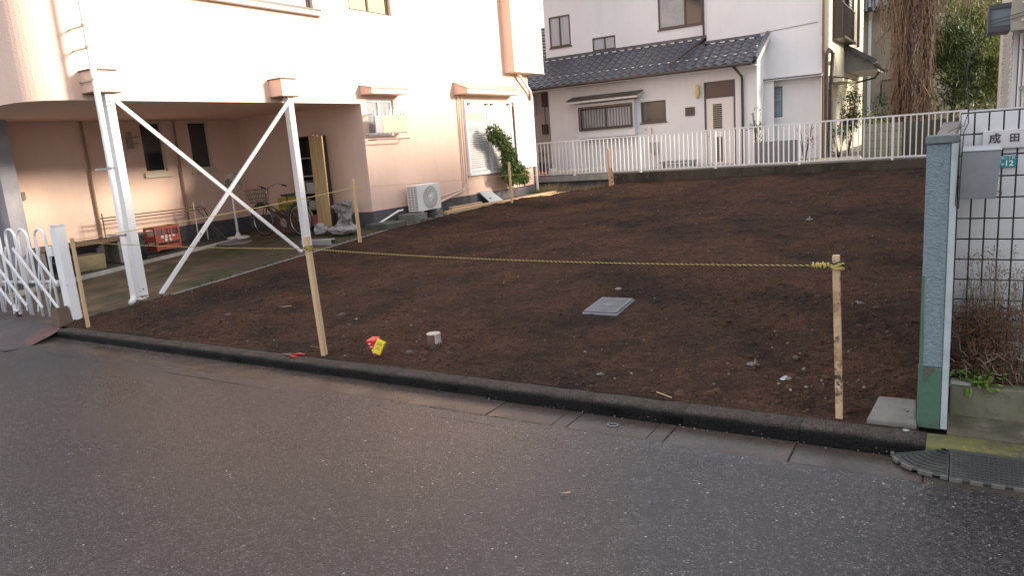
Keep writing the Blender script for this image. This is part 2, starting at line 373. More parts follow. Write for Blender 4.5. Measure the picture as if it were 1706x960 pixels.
# asphalt lip that breaks unevenly against the gutter
mb = MB()
xs = [-8.9+.06*i for i in range(int(12.4/.06))]
for a, b in zip(xs, xs[1:]):
    ya = 3.83 + .022*noise.noise(Vector((a*4, 0, 0))) + .01*noise.noise(Vector((a*17, 5, 0)))
    yb = 3.83 + .022*noise.noise(Vector((b*4, 0, 0))) + .01*noise.noise(Vector((b*17, 5, 0)))
    h = .008
    mb.quad((a, 3.72, -.002), (b, 3.72, -.002), (b, yb, h), (a, ya, h)); mb.quad((a, ya, h), (b, yb, h), (b, yb, -.01), (a, ya, -.01))
struct('road_edge', mb, asph, loc=(0, 0, 0))
# kerb stones
kr = sroot('kerb', (-3, 4.23, 0))
KJ = [-8.92, -8.25, -7.6, -6.95, -6.3, -5.65, -5.02, -4.39, -3.77, -3.16, -2.735, -2.045, -1.42, -.73, -.1, .55, 1.15, 1.75, 2.35]
def kerb_profile():
    p = [(4.138, -.06), (4.145, .045)]
    for t in range(5):
        q = pi - (pi/2)*t/4; p.append((4.187+.042*cos(q), .047+.042*sin(q)))
    p += [(4.30, .092), (4.315, .08), (4.315, -.06)]
    return p
for a, b in zip(KJ, KJ[1:]):
    mb = MB(); dz = R.uniform(-.002, .002); dy = R.uniform(-.002, .002); prf = kerb_profile(); nseg = 7
    n = len(prf)
    for s_ in range(nseg+1):
        x = a+.0012 + (b-a-.0024)*s_/nseg
        for k, (y, z) in enumerate(prf):
            w = noise.noise(Vector((x*9, k*3.1, 1)))*.0035
            mb.v.append((x, y+dy+w, z+dz+(w if z > 0 else 0)))
    for s_ in range(nseg):
        for k in range(n-1):
            o_ = s_*n+k; mb.f.append((o_, o_+n, o_+n+1, o_+1)); mb.mi.append(0)
    mb.f.append(tuple(range(n))); mb.mi.append(0); mb.f.append(tuple(range((nseg+1)*n-1, nseg*n-1, -1))); mb.mi.append(0)
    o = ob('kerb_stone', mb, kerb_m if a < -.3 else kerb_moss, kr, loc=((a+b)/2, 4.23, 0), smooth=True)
    for pg in o.data.polygons:
        if len(pg.vertices) > 4: pg.use_smooth = False
    for e_ in o.data.edges:
        if abs(o.data.vertices[e_.vertices[0]].co.x) > (b-a)/2-.004 and abs(o.data.vertices[e_.vertices[1]].co.x) > (b-a)/2-.004: e_.use_edge_sharp = True
# thin lighter mortar bead along the foot of the kerb
mb = MB(); mb.box(-8.9, -2.9, 4.118, 4.142, -.01, .008)
ob('mortar_bead', mb, conc_gutter, kr)
# driveway apron
mb = MB(); nx, ny = 60, 16
for j in range(ny+1):
    for i in range(nx+1):
        x = -20 + 11.12*i/nx; y = 3.58 + 1.42*j/ny + .03*noise.noise(Vector((x*2, 0, 0)))*(j == 0)
        z = .004 + .073*sm(3.66, 4.35, y)*sm(-8.93, -9.3, x)
        z -= .03*sm(4.6, 5, y)*(y > 4.3)
        mb.v.append((x, y, z+.004*noise.noise(Vector((x*5, y*5, 0)))))
for j in range(ny):
    for i in range(nx):
        a = j*(nx+1)+i; mb.f.append((a, a+1, a+nx+2, a+nx+1)); mb.mi.append(0)
struct('driveway_apron', mb, apron_m, loc=(0, 0, 0), smooth=True)
mb = MB(); K = 26; NR = 6; mb.v.append((-8.93, 4.20, .094))
for ring_ in range(1, NR+1):
    for i in range(K+1):
        a = radians(115)+radians(165)*i/K; rr_ = .36*ring_/NR*(1+.10*noise.noise(Vector((i*.5, 1, 0))))
        x = -8.93+rr_*cos(a)*1.15; y = 4.20+rr_*sin(a)*1.05
        base = .004 + .073*sm(3.66, 4.35, y)*sm(-8.93, -9.3, x)
        u = ring_/NR; z = .094*(1-u)**1.0*(1-.5*u) + (base+.003)*(1-(1-u)*(1-.5*u)) + .006*noise.noise(Vector((x*9, y*9, 0)))*(1-u)*2
        mb.v.append((x, y, z if ring_ < NR else base-.003))
for i in range(K):
    mb.f.append((0, 1+i, 2+i)); mb.mi.append(0)
    for q_ in range(NR-1): b_ = 1+q_*(K+1)+i; mb.f.append((b_, b_+K+1, b_+K+2, b_+1)); mb.mi.append(0)
struct('red_mortar_ramp', mb, M('worn_red_mortar', (.13, .058, .05), .6, var=(4, (.085, .055, .05), .4, .62), bump=(80, .9, .008), cells=[(100, .7, 1.3)]), loc=(0, 0, 0), smooth=True)
# carport floor
mb = MB(); nx, ny = 60, 90
for j in range(ny+1):
    for i in range(nx+1):
        x = -20+10.58*i/nx; y = 4.97+5.95*j/ny
        mb.v.append((x, y, g_car(x, y)+.006*noise.noise(Vector((x*2, y*2, 0)))))
for j in range(ny):
    for i in range(nx):
        a = j*(nx+1)+i; mb.f.append((a, a+1, a+nx+2, a+nx+1)); mb.mi.append(0)
struct('carport_floor', mb, moss_floor, loc=(0, 0, 0), smooth=True)
mb = MB()
for _ in range(900):
    x = -2.75+R.gauss(0, .55); y = 3.832+R.gauss(0, .008); a = R.uniform(0, 6.3); l = R.uniform(.004, .013)
    mb.quad((x, y, .003), (x+.003, y+.001, .003), (x+.003+l*.4*cos(a), y+l*.4*sin(a), .003+l))
mo = ob('moss', mb, M('gutter_moss', (.09, .11, .03), .9), loc=(0, 0, 0), kind='stuff'); tag(mo, 'thin line of moss in the joint between asphalt and gutter', 'moss')
# stone edging between carport and soil
er = sroot('carport_edging', (-9.4, 8, .1))
y = 5.95
while y < 10.6:
    l = R.uniform(.55, .75); mb = MB(); z0 = g_car(-9.4, y)+.012; z1 = g_car(-9.4, y+l)+.012; dx = R.uniform(-.01, .01)
    mb.prism([(-9.46+dx, y+.006, z0-.1), (-9.37+dx, y+.006, z0-.1), (-9.37+dx, y+l-.006, z1-.1), (-9.46+dx, y+l-.006, z1-.1)],
             [(-9.46+dx, y+.006, z0), (-9.37+dx, y+.006, z0), (-9.37+dx, y+l-.006, z1), (-9.46+dx, y+l-.006, z1)])
    ob('edging_stone', mb, conc, er, loc=(-9.4, y, z0), bevel=.006); y += l
# planting bed and white edge along the carport back wall
mb = MB(); mb.prism([(-13.68, 4.97, 0), (-12.62, 4.97, 0), (-12.62, 9.6, .2), (-13.68, 9.6, .2)], [(-13.68, 4.97, .14), (-12.62, 4.97, .09), (-12.62, 9.6, .345), (-13.68, 9.6, .40)])
struct('planting_bed', mb, M('dark_gravel_bed', (.055, .052, .055), .9, bump=(40, .9, .02), var=(8, (.11, .10, .10), .5, .7)))
mb = MB(); mb.prism([(-12.62, 4.97, 0), (-12.57, 4.97, 0), (-12.57, 9.6, .2), (-12.62, 9.6, .2)], [(-12.62, 4.97, .12), (-12.57, 4.97, .12), (-12.57, 9.6, .375), (-12.62, 9.6, .375)])
struct('bed_edging', mb, conc_lt)

# soil of the lot
mb = MB(); ys = [4.30]
while ys[-1] < 18.45: ys.append(ys[-1] + max(.028, .0052*ys[-1]))
nx = 330; x0, x1 = -9.42, -.14
def soil_z(x, y):
    z = g_lot(x, y); p = Vector((x, y, 0))
    e = sm(4.3, 4.5, y)*sm(-9.42, -9.3, x)
    z += e*(.034*noise.noise(p*1.1) + .024*noise.noise(p*3.1) + .040*max(0, noise.noise(p*7))**1.4 )*1.0 + e*(.35+1.3*sm(-.25, .45, noise.noise(p*.5+Vector((3, 8, 1)))))*(.013*noise.noise(p*14) + .008*noise.noise(p*29))
    z += e*.022*noise.noise(Vector((x*.55+4+.25*y, y*2.6, 2)))*(.4+.8*noise.noise(Vector((x*.3, y*.3, 7)))) + e*.010*noise.noise(Vector((x*1.2, y*9, 4)))       # faint rake ridges
    if -3.25 < x < -2.5 and 5.85 < y < 6.85:
        w_ = sm(-3.25, -3.12, x)*(1-sm(-2.64, -2.5, x))*sm(5.85, 5.98, y)*(1-sm(6.70, 6.85, y)); z = z*(1-w_)+(g_lot(-2.87, 6.34)+.0)*w_
    # meet the carport edging and driveway
    t = sm(-9.0, -9.40, x)
    if y < 10.8: z = z*(1-t) + (g_car(-9.4, y)+.005)*t
    if y < 5.6: z += .02*sm(-8, -8.7, x)*sm(4.35, 4.6, y)
    return z
for y in ys:
    for i in range(nx+1):
        x = x0+(x1-x0)*i/nx; mb.v.append((x, y, soil_z(x, y)))
for j in range(len(ys)-1):
    for i in range(nx):
        a = j*(nx+1)+i; mb.f.append((a, a+1, a+nx+2, a+nx+1)); mb.mi.append(0)
struct('soil', mb, soil_m, loc=(0, 0, 0), smooth=True)
mb = MB(); mb.prism([(-10.01, 10.9, .1), (-9.4, 10.9, .1), (-9.4, 18.46, .1), (-11.5, 18.46, .1), (-11.5, 17.5, .1), (-10.01, 17.5, .1)],
                    [(-10.01, 10.9, .44), (-9.4, 10.9, .40), (-9.4, 18.46, .455), (-11.5, 18.46, .46), (-11.5, 17.5, .45), (-10.01, 17.5, .50)])
struct('gravel_strip', mb, M('brown_gravel', (.16, .12, .095), .9, bump=(45, 1, .02), var=(25, (.28, .23, .18), .5, .7), var2=(3, (.09, .065, .05), .45, .65)))
mb = MB(); mb.box(-40, 60, 18.62, 120, -.2, .86)
struct('yard', mb, M('yard_concrete', (.2, .19, .17), .85, var=(1, (.1, .1, .07), .4, .7), bump=(30, .4)))

# clods and pebbles: loose, uncountable
def blob(mb, c, r, flat=.7, k=5):
    a0 = R.random()*6; n0 = len(mb.v); c = Vector(c)
    rs = [(0, flat*.9), (.62, flat*.75), (1, 0), (.7, -.5)]
    mb.v.append((c.x, c.y, c.z+r*flat))
    for rr_, h in rs[1:]:
        for j in range(k):
            q = a0+2*pi*j/k; e = R.uniform(.75, 1.2); mb.v.append((c.x+r*rr_*e*cos(q), c.y+r*rr_*e*sin(q), c.z+r*h))
    for j in range(k):
        j2 = (j+1) % k; mb.f.append((n0, n0+1+j, n0+1+j2)); mb.mi.append(mb.cur)
        for l in range(2):
            b = n0+1+l*k; mb.f.append((b+j, b+k+j, b+k+j2, b+j2)); mb.mi.append(mb.cur)
mb = MB()
for _ in range(15000):
    y = 4.36+ (R.random()**1.9)*13.9; x = R.uniform(-9.3, -.2)
    r = .0035 + .0185*R.random()**5
    blob(mb, (x, y, soil_z(x, y)+r*.15), r)
for _ in range(420):
    y = R.uniform(5.2, 10.6); x = -9.45-abs(R.gauss(0, .07))+R.uniform(0, .08); r = .004+.02*R.random()**3
    if noise.noise(Vector((y*1.7, 0, 0))) > -.15: blob(mb, (x, y, g_car(x, y)+.008), r, .5, 6)
n_l = 0
while n_l < 420:
    y = 4.4+(R.random()**1.6)*11; x = R.uniform(-9.2, -.25)
    if noise.noise(Vector((x*.8, y*.8, 5))) < .05: continue
    r = .014+.030*R.random()**2.2; blob(mb, (x, y, soil_z(x, y)-r*.12), r, .55, 8); n_l += 1
ob('soil_clods', mb, clod_m, loc=(0, 0, 0), kind='stuff')
tag(bpy.data.objects['soil_clods'], 'dark crumbs and clods of earth strewn over the bare lot', 'clods')
mb = MB()
for _ in range(420):
    y = 4.36 + (R.random()**1.5)*13.6; x = R.uniform(-9.3, -.2)
    r = .003+.008*R.random()**4 + .0005*y
    blob(mb, (x, y, soil_z(x, y)+r*.1), r, .5)
for _ in range(40):
    x = R.gauss(-.8, .5); y = abs(R.gauss(0, .8))+4.6
    if x < -.2: blob(mb, (x, y, soil_z(x, y)+.004), R.uniform(.005, .014), .6)
for _ in range(260):
    y = R.uniform(11, 16.5); x = R.uniform(-9.95, -9.35); blob(mb, (x, y, .43+.012), R.uniform(.012, .035), .7)
for _ in range(260):
    x = R.uniform(-8.5, .2); y = R.choice([R.gauss(3.84, .03), R.gauss(4.12, .015), R.uniform(3.6, 4.1)]); blob(mb, (x, y, .004), R.uniform(.002, .007), .6)
ob('loose_pebbles', mb, peb_m, loc=(0, 0, 0), kind='stuff')
tag(bpy.data.objects['loose_pebbles'], 'pale pebbles and chips scattered on the dark soil', 'pebbles')

# ------------------------------------------------------------------ pink house
PX = -10.0
ph = root('pink_house', 'salmon pink stucco house with rounded upper corner and open carport beneath', 'house', (-12, 11, 0))
w = MB()
big = (14.40, 16.40, 1.27, 2.90); small = (11.06, 11.88, 2.20, 2.92); up1 = (7.3, 9.95, 4.42, 5.6); up2 = (10.88, 12.1, 4.58, 5.6)
wall_x(w, PX, 5.45, 10.9, 2.83, 7.4, [up1, (10.88, 10.9, 4.58, 5.6)], .12)
wall_x(w, PX, 10.9, 17.5, .72, 7.4, [big, small, (10.9, 12.1, 4.58, 5.6)], .12)
pr = [(PX-.55+.55*cos(a), 5.45+.55*sin(a)) for a in [-(pi/2)*i/14 for i in range(15)]] + [(-22, 4.9)]
for (xa, ya), (xb, yb) in zip(pr, pr[1:]):
    w.quad((xb, yb, 2.83), (xa, ya, 2.83), (xa, ya, 7.4), (xb, yb, 7.4))
w.quad((PX, 17.5, .45), (-22, 17.5, .45), (-22, 17.5, 7.4), (PX, 17.5, 7.4))
# interior side wall of the carport (faces the road) and back wall
w.quad((-13.7, 10.9, .70), (PX, 10.9, .70), (PX, 10.9, 2.83), (-13.7, 10.9, 2.83))
bw = [(8.60, 9.06, 1.83, 2.80), (9.66, 10.13, 1.83, 2.80)]
wall_x(w, -13.7, 4.95, 10.9, .68, 2.832, bw, .1)
ob('wall', w, pink, ph)
mb = MB(); mb.quad(*[(x, y, 2.832) for x, y in pr], (-22, 10.9, 2.832), (PX, 10.9, 2.832))
ob('soffit', mb, pink, ph)
mb = MB()
for (a, b, c, d) in (((-13.69, 4.9), (-13.69, 10.88), 0, .69), ):
    mb.quad((a[0], a[1], 0), (b[0], b[1], 0), (b[0], b[1], .69), (a[0], a[1], .69))
mb.quad((-13.69, 10.888, .2), (PX+.012, 10.888, .2), (PX+.012, 10.888, .71), (-13.69, 10.888, .71))
mb.quad((PX+.012, 10.888, .2), (PX+.012, 17.51, .2), (PX+.012, 17.51, .70), (PX+.012, 10.888, .725))
mb.quad((PX+.012, 17.51, .2), (-22, 17.51, .2), (-22, 17.51, .7), (PX+.012, 17.51, .7))
mb.quad((-13.69, 10.888, .71), (PX+.012, 10.888, .71), (PX, 10.91, .72), (-13.7, 10.91, .72))
ob('plinth', mb, plinth_m, ph)
mb = MB(); mb.box(-22.4, PX+.5, 4.4, 18.0, 7.4, 7.55); mb.prism([(-22.4, 4.4, 7.55), (PX+.5, 4.4, 7.55), (PX+.5, 18, 7.55), (-22.4, 18, 7.55)], [(-16.3, 9, 9.4), (-16.1, 9, 9.4), (-16.1, 13.4, 9.4), (-16.3, 13.4, 9.4)])
ob('roof', mb, roof_m, ph)
# darker carport door post at the far left
mb = MB(); mb.box(-13.45, -13.15, 5.75, 6.0, .05, 2.83); mb.box(-13.69, -13.45, 5.5, 5.92, .05, 2.83)
ob('carport_column', mb, M('grey_column_paint', (.34, .33, .36), .7, var=(3, (.25, .24, .27), .4, .7), bump=(50, .3)), ph)
mb = MB(); mb.box(-22, -13.69, 5.60, 5.72, .05, 2.83)
ob('return_wall', mb, pink, ph)
# downpipes on the carport back wall and the meter
for yy in (7.46, 9.31):
    mb = MB(); mb.tube([(-13.655, yy, .69), (-13.655, yy, 2.83)], .022, 8); ob('thin_pipe', mb, M('brown_thin_pipe', (.3, .19, .13), .6) if yy < 8 else bpy.data.materials['brown_thin_pipe'], ph)
mb = MB(); mb.box(-13.70, -13.655, 6.2, 6.30, 1.52, 1.66); mb.box(-13.655, -13.645, 6.235, 6.265, 1.57, 1.61)
ob('wall_socket', mb, M('grey_socket', (.2, .17, .12), .6), ph)
def window_x(parent, X, y0, y1, z0, z1, fr, gl, fw=.04, rec=.07, mull=(), sill=None, depth=.05):
    f = MB(); a = X-rec
    f.box(a-depth, a, y0, y0+fw, z0, z1); f.box(a-depth, a, y1-fw, y1, z0, z1)
    f.box(a-depth, a, y0+fw, y1-fw, z0, z0+fw); f.box(a-depth, a, y0+fw, y1-fw, z1-fw, z1)
    for mm_ in mull: f.box(a-depth, a+.006, mm_-fw/2, mm_+fw/2, z0+fw, z1-fw)
    wn = ob('window', f, fr, parent, loc=(a, (y0+y1)/2, z0))
    ed = [y0+fw] + [q for mm_ in mull for q in (mm_-fw/2, mm_+fw/2)] + [y1-fw]
    for i in range(0, len(ed), 2):
        p = MB(); p.box(a-.034, a-.026, ed[i], ed[i+1], z0+fw, z1-fw); ob('pane', p, gl, wn)
    if sill:
        s = MB(); s.box(X-rec, X+sill[0], y0-sill[1], y1+sill[1], z0-.11, z0-.005); ob('sill', s, fr, wn)
    return wn
for (a, b, c, d) in bw:
    wn = window_x(ph, -13.7, a, b, c, d, trim_beige, glass_dark, .03, .05, sill=(.05, .07))
    mb = MB(); mb.box(-13.69, -13.66, a-.02, b+.02, c-.1, c-.004); 
window_x(ph, PX, *up1, bronze, glass_pale, .05, .08, mull=(8.6,))
mb = MB(); mb.box(PX-.05, PX+.13, 7.15, 10.1, 4.36, 4.415); ob('window_ledge', mb, white_pipe, ph)
mb = MB(); mb.box(PX+.001, PX+.10, 7.2, 10.05, 4.418, 4.47); ob('shutter_rail', mb, bronze, ph)
window_x(ph, PX, *up2, bronze, amber_m, .05, .08, mull=(11.5,))
# small high window with hood and balcony cage
window_x(ph, PX, *small, white_paint, glass_pale, .05, .05, mull=(11.47,))
def hood(name, y0, y1, z0, z1, dp, parent):
    h = MB()
    h.prism([(PX, y0, z0), (PX+dp, y0, z0), (PX+dp, y1, z0), (PX, y1, z0)], [(PX, y0, z1), (PX+dp, y0, z0+.10), (PX+dp, y1, z0+.10), (PX, y1, z1)])
    o = ob(name, h, pink, parent, loc=(PX, (y0+y1)/2, z0))
    e = MB(); n = (z1-z0-.10)
    e.prism([(PX, y0-.02, z1), (PX+dp+.02, y0-.02, z0+.10), (PX+dp+.02, y1+.02, z0+.10), (PX, y1+.02, z1)], [(PX, y0-.02, z1+.015), (PX+dp+.02, y0-.02, z0+.115), (PX+dp+.02, y1+.02, z0+.115), (PX, y1+.02, z1+.015)])
    ob('hood_flashing', e, M('grey_flashing', (.42, .36, .32), .5) if 'grey_flashing' not in bpy.data.materials else bpy.data.materials['grey_flashing'], o)
hood('small_window_hood', 10.92, 12.05, 3.0, 3.17, .30, ph)
hood('large_window_hood', 14.05, 16.55, 3.06, 3.33, .38, ph)
cg = put('window_guard', None, (PX, 11.4, 2.2), ph)
mb = MB()
for yy in (10.98, 11.93):
    mb.box(PX, PX+.22, yy-.012, yy+.012, 2.235, 2.26); mb.box(PX, PX+.22, yy-.012, yy+.012, 2.6, 2.62)
mb.box(PX+.20, PX+.225, 10.96, 11.95, 2.23, 2.26); mb.box(PX+.20, PX+.225, 10.96, 11.95, 2.42, 2.44)
ob('guard_rail', mb, white_paint, cg)
bar_me = MB().box(-.011, .011, -.011, .011, 0, .46).mesh('guard_bar', white_paint)
for i in range(9): put('guard_bar', bar_me, (PX+.235, 11.0+.115*i, 2.24), cg)
mb = MB(); mb.box(PX+.248, PX+.262, 11.20, 11.93, 2.25, 2.58); ob('yellow_board', mb, M('pale_yellow_board', (.70, .60, .36), .6), cg)
mb = MB(); mb.box(PX+.248, PX+.262, 10.97, 11.19, 2.25, 2.58); ob('grey_board', mb, M('pale_grey_board', (.42, .40, .42), .6), cg)
mb = MB(); mb.tube([(PX+.04, 10.95, 2.12), (PX+.26, 10.95, 2.12), (PX+.26, 11.98, 2.12), (PX+.04, 11.98, 2.12)], .012, 6); ob('drying_pole', mb, chrome, cg)
# large window: two louvred shutters plus one folded open beyond
lw = put('louvred_window', None, (PX, 15.4, 1.27), ph)
mb = MB(); mb.box(PX-.04, PX+.07, 14.35, 14.42, 1.2, 2.93); mb.box(PX-.04, PX+.07, 16.38, 16.45, 1.2, 2.93)
mb.box(PX-.04, PX+.07, 14.42, 16.38, 2.87, 2.93); mb.box(PX-.04, PX+.10, 14.30, 16.50, 1.17, 1.26); mb.box(PX-.04, PX+.05, 15.37, 15.43, 1.26, 2.87)
ob('frame', mb, white_paint, lw)
mb = MB(); mb.box(PX-.1, PX-.09, 14.42, 16.38, 1.26, 2.87); ob('pane', mb, glass_dark, lw)
def louvre(y0, y1, z0, z1, X, parent, n=30, fr=.035):
    sh = put('shutter', None, (X, (y0+y1)/2, z0), parent)
    f = MB(); f.box(X, X+.03, y0, y0+fr, z0, z1); f.box(X, X+.03, y1-fr, y1, z0, z1); f.box(X, X+.03, y0+fr, y1-fr, z0, z0+fr); f.box(X, X+.03, y0+fr, y1-fr, z1-fr, z1)
    o = ob('shutter_frame', f, white_slat, parent, loc=(X, (y0+y1)/2, z0))
    bpy.data.objects.remove(sh)
    h = (z1-z0-2*fr)/n; L_ = (y1-y0-2*fr)/2
    s = MB(); s.prism([(.002, -L_, -h*.30), (.030, -L_, -h*.62), (.030, L_, -h*.62), (.002, L_, -h*.30)], [(.002, -L_, -h*.30+.008), (.030, -L_, -h*.62+.008), (.030, L_, -h*.62+.008), (.002, L_, -h*.30+.008)])
    s = MB(); s.prism([(.024, -L_, -h*.40), (.030, -L_, -h*.40), (.030, L_, -h*.40), (.024, L_, -h*.40)], [(.004, -L_, h*.24), (.010, -L_, h*.24), (.010, L_, h*.24), (.004, L_, h*.24)])
    me = s.mesh('slat', white_slat)
    for i in range(n): put('slat', me, (X-.004, (y0+y1)/2, z0+fr+h*(i+.5)), o)
    bk = MB(); bk.box(X-.012, X-.006, y0+fr, y1-fr, z0+fr, z1-fr); ob('back_panel', bk, trim_beige if n < 31 else white_slat, o)
louvre(14.43, 15.36, 1.27, 2.86, PX+.012, lw)
louvre(15.44, 16.37, 1.27, 2.86, PX+.012, lw)
louvre(16.50, 17.44, 1.21, 2.95, PX+.10, lw, 32)
for zz_ in (1.3, 2.8): ob('shutter_bracket', MB().box(PX, PX+.1, 16.55, 17.4, zz_, zz_+.04), white_slat, lw)
for yy in (14.5, 15.28, 15.52, 16.3):
    mb = MB(); mb.box(PX+.05, PX+.085, yy-.05, yy+.05, 2.84, 2.872); ob('hinge', mb, brown_metal, lw)
# projecting upper bay and gutter pipes at the far end
mb = MB(); mb.box(PX, PX+.30, 16.35, 17.9, 3.66, 7.4); ob('upper_bay', mb, pink, ph)
mb = MB(); mb.box(PX, PX+.32, 16.33, 17.92, 3.64, 3.66); ob('bay_base_trim', mb, trim_beige, ph)
mb = MB(); mb.tube([(PX+.12, 16.75, 3.78), (PX+.12, 16.85, 3.62), (PX+.10, 17.43, 3.20), (PX+.08, 17.52, 3.05), (PX+.06, 17.54, .46)], .035, 10); ob('downpipe', mb, white_pipe, ph)
mb = MB(); mb.tube([(PX+.06, 14.24, 3.0), (PX+.06, 14.20, 2.4), (PX+.06, 14.18, 1.0), (PX+.06, 14.0, .86), (PX+.16, 12.75, .66)], .026, 8)
mb.tube([(PX+.05, 14.14, 3.02), (PX+.05, 14.12, 1.9), (PX+.05, 14.08, .9), (PX+.12, 12.75, .78)], .020, 8)
ob('refrigerant_pipe', mb, M('pinkish_duct', (.66, .52, .44), .5), ph)
mb = MB(); mb.tube([(PX+.12, 10.75+.1, .46), (PX+.14, 11.52, .66), (PX+.2, 11.6, .67)], .02, 8); ob('condensate_pipe', mb, white_pipe, ph)
# carport downpipe
dp = ob('rainwater_pipe', MB().tube([(PX+.36, 5.56, 7.3), (PX+.36, 5.545, .25), (PX+.365, 5.54, .17), (PX+.39, 5.52, .13), (PX+.50, 5.42, .105)], .040, 12), white_pipe, ph, smooth=True)
for z in (3.72, 3.45, 3.05, 1.9, 1.0):
    ob('pipe_clamp', MB().tube([(PX+.36, 5.55, z), (PX+.36, 5.55, z+.03)], .047, 12).box(PX-.01, PX+.33, 5.54, 5.56, z, z+.02), chrome if z < 3 else trim_beige, ph)
# brackets and steel posts with X brace
for yc in (5.76, 8.90):
    mb = MB(); mb.box(PX, PX+.30, yc-.19, yc+.12, 2.92, 3.19); ob('bracket_box', mb, pink, ph)
    for z_t in (3.191, 2.901): ob('bracket_trim', MB().box(PX, PX+.32, yc-.21, yc+.14, z_t, z_t+.018), wood_dk, ph)
    z0 = g_car(-9.78, yc)-.01
    mb = MB(); mb.box(-9.86, -9.74, yc-.05, yc+.065, z0, 2.90); o = ob('steel_post', mb, white_worn, ph, bevel=.004)
    mb = MB(); mb.box(-9.90, -9.70, yc-.08, yc+.1, z0, z0+.012); ob('base_plate', mb, white_worn, ph)
for a, b in (((-9.72, 8.85, 2.84), (-9.72, 5.99, g_car(0, 5.99)-.005)), ((-9.755, 5.83, 2.82), (-9.755, 8.72, g_car(0, 8.72)-.005))):
    mb = MB(); mb.bar(a, b, .055, .03); ob('brace', mb, white_worn, ph)

rust_m = M('rusty_steel', (.20, .09, .04), .8, var=(20, (.10, .05, .03), .4, .65), bump=(60, .5))
bolt_me = MB().lathe((0, 0, 0), [(.011, 0), (.011, .008), (.006, .012)], 6, 'x').mesh('bolt', rust_m)
for yc, zc in ((5.76, 2.80), (5.76, 2.74), (8.90, 2.80), (8.90, 2.74), (5.76, .22), (8.90, .45)):
    put('bolt', bolt_me, (-9.74, yc, zc), ph)
for yc in (5.76, 8.90):
    z0 = g_car(-9.78, yc); ob('rusty_foot', MB().box(-9.863, -9.737, yc-.053, yc+.068, z0, z0+.045), M('flaking_paint_rust', (.70, .68, .66), .6, var=(28, (.22, .10, .05), .45, .56), bump=(60, .4)) if 'flaking_paint_rust' not in bpy.data.materials else bpy.data.materials['flaking_paint_rust'], ph)
ob('wall_light', MB().box(-13.70, -13.6, 8.28, 8.36, 2.30, 2.62).tube([(-13.6, 8.2, 2.5), (-13.55, 8.45, 2.52)], .015, 6).tube([(-13.6, 8.2, 2.42), (-13.55, 8.45, 2.40)], .012, 6), M('pale_old_fitting', (.34, .27, .23), .6), ph)
# ------------------------------------------------------------------ things in the carport
def crate(loc, sx, sy, h, mt, name, label, cat, letters=False):
    c = root(name, label, cat, loc); x, y, z = loc
    f = MB()
    x0_, x1_, y0_, y1_ = x-sx/2, x+sx/2, y-sy/2, y+sy/2
    t = .025
    for (a, b) in ((x0_, y0_), (x1_-t*1.6, y0_), (x0_, y1_-t*1.6), (x1_-t*1.6, y1_-t*1.6)): f.box(a, a+t*1.6, b, b+t*1.6, z, z+h)
    for zz, hh in ((z+.02, .09), (z+h*.36, h*.26), (z+h-.05, .05)):
        f.box(x1_-t, x1_-.002, y0_+t*1.6, y1_-t*1.6, zz, zz+hh); f.box(x0_+.002, x0_+t, y0_+t*1.6, y1_-t*1.6, zz, zz+hh)
        f.box(x0_+t*1.6, x1_-t*1.6, y0_+.002, y0_+t, zz, zz+hh); f.box(x0_+t*1.6, x1_-t*1.6, y1_-t, y1_-.002, zz, zz+hh)
    f.box(x0_+t, x1_-t, y0_+t, y1_-t, z+.02, z+.035)
    ob('crate_body', f, mt, c)
    f = MB()
    for k in (1, 2): f.box(x1_-t*.9, x1_-.001, y0_+sy*k/3-.02, y0_+sy*k/3+.02, z+h*.62, z+h-.05)
    ob('crate_divider', f, mt, c)
    if letters:
        for s_, zz, sz in (('徳 富 市 中', z+h*.56, .062), ('東  松', z+h*.42, .062)):
            text('lettering', s_, sz, print_white, (x1_+.001, y, zz), (0, 1, 0), (0, 0, 1), c, bold=.0004)
    return c
crate((-13.05, 8.28, .345), .36, .52, .46, orange_red, 'bottle_crate', 'red plastic bottle crate with white lettering by the carport back wall', 'crate', True)
mbx = root('storage_box', 'dull maroon box standing on the carport floor behind the bicycle', 'box', (-11.92, 10.5, g_car(0, 10.5)))
z_ = g_car(0, 10.5); ob('box_body', MB().box(-12.16, -11.68, 10.3, 10.7, z_, z_+.42), maroon, mbx, bevel=.01); ob('box_lid', MB().box(-12.18, -11.66, 10.28, 10.72, z_+.42, z_+.46), maroon, mbx, bevel=.005)
crate((-11.86, 10.5, z_+.465), .40, .34, .26, M('dull_yellow_plastic', (.42, .33, .03), .6, var=(6, (.28, .22, .03), .4, .7)), 'yellow_crate', 'yellow plastic crate stacked on the maroon box behind the bicycle', 'crate')
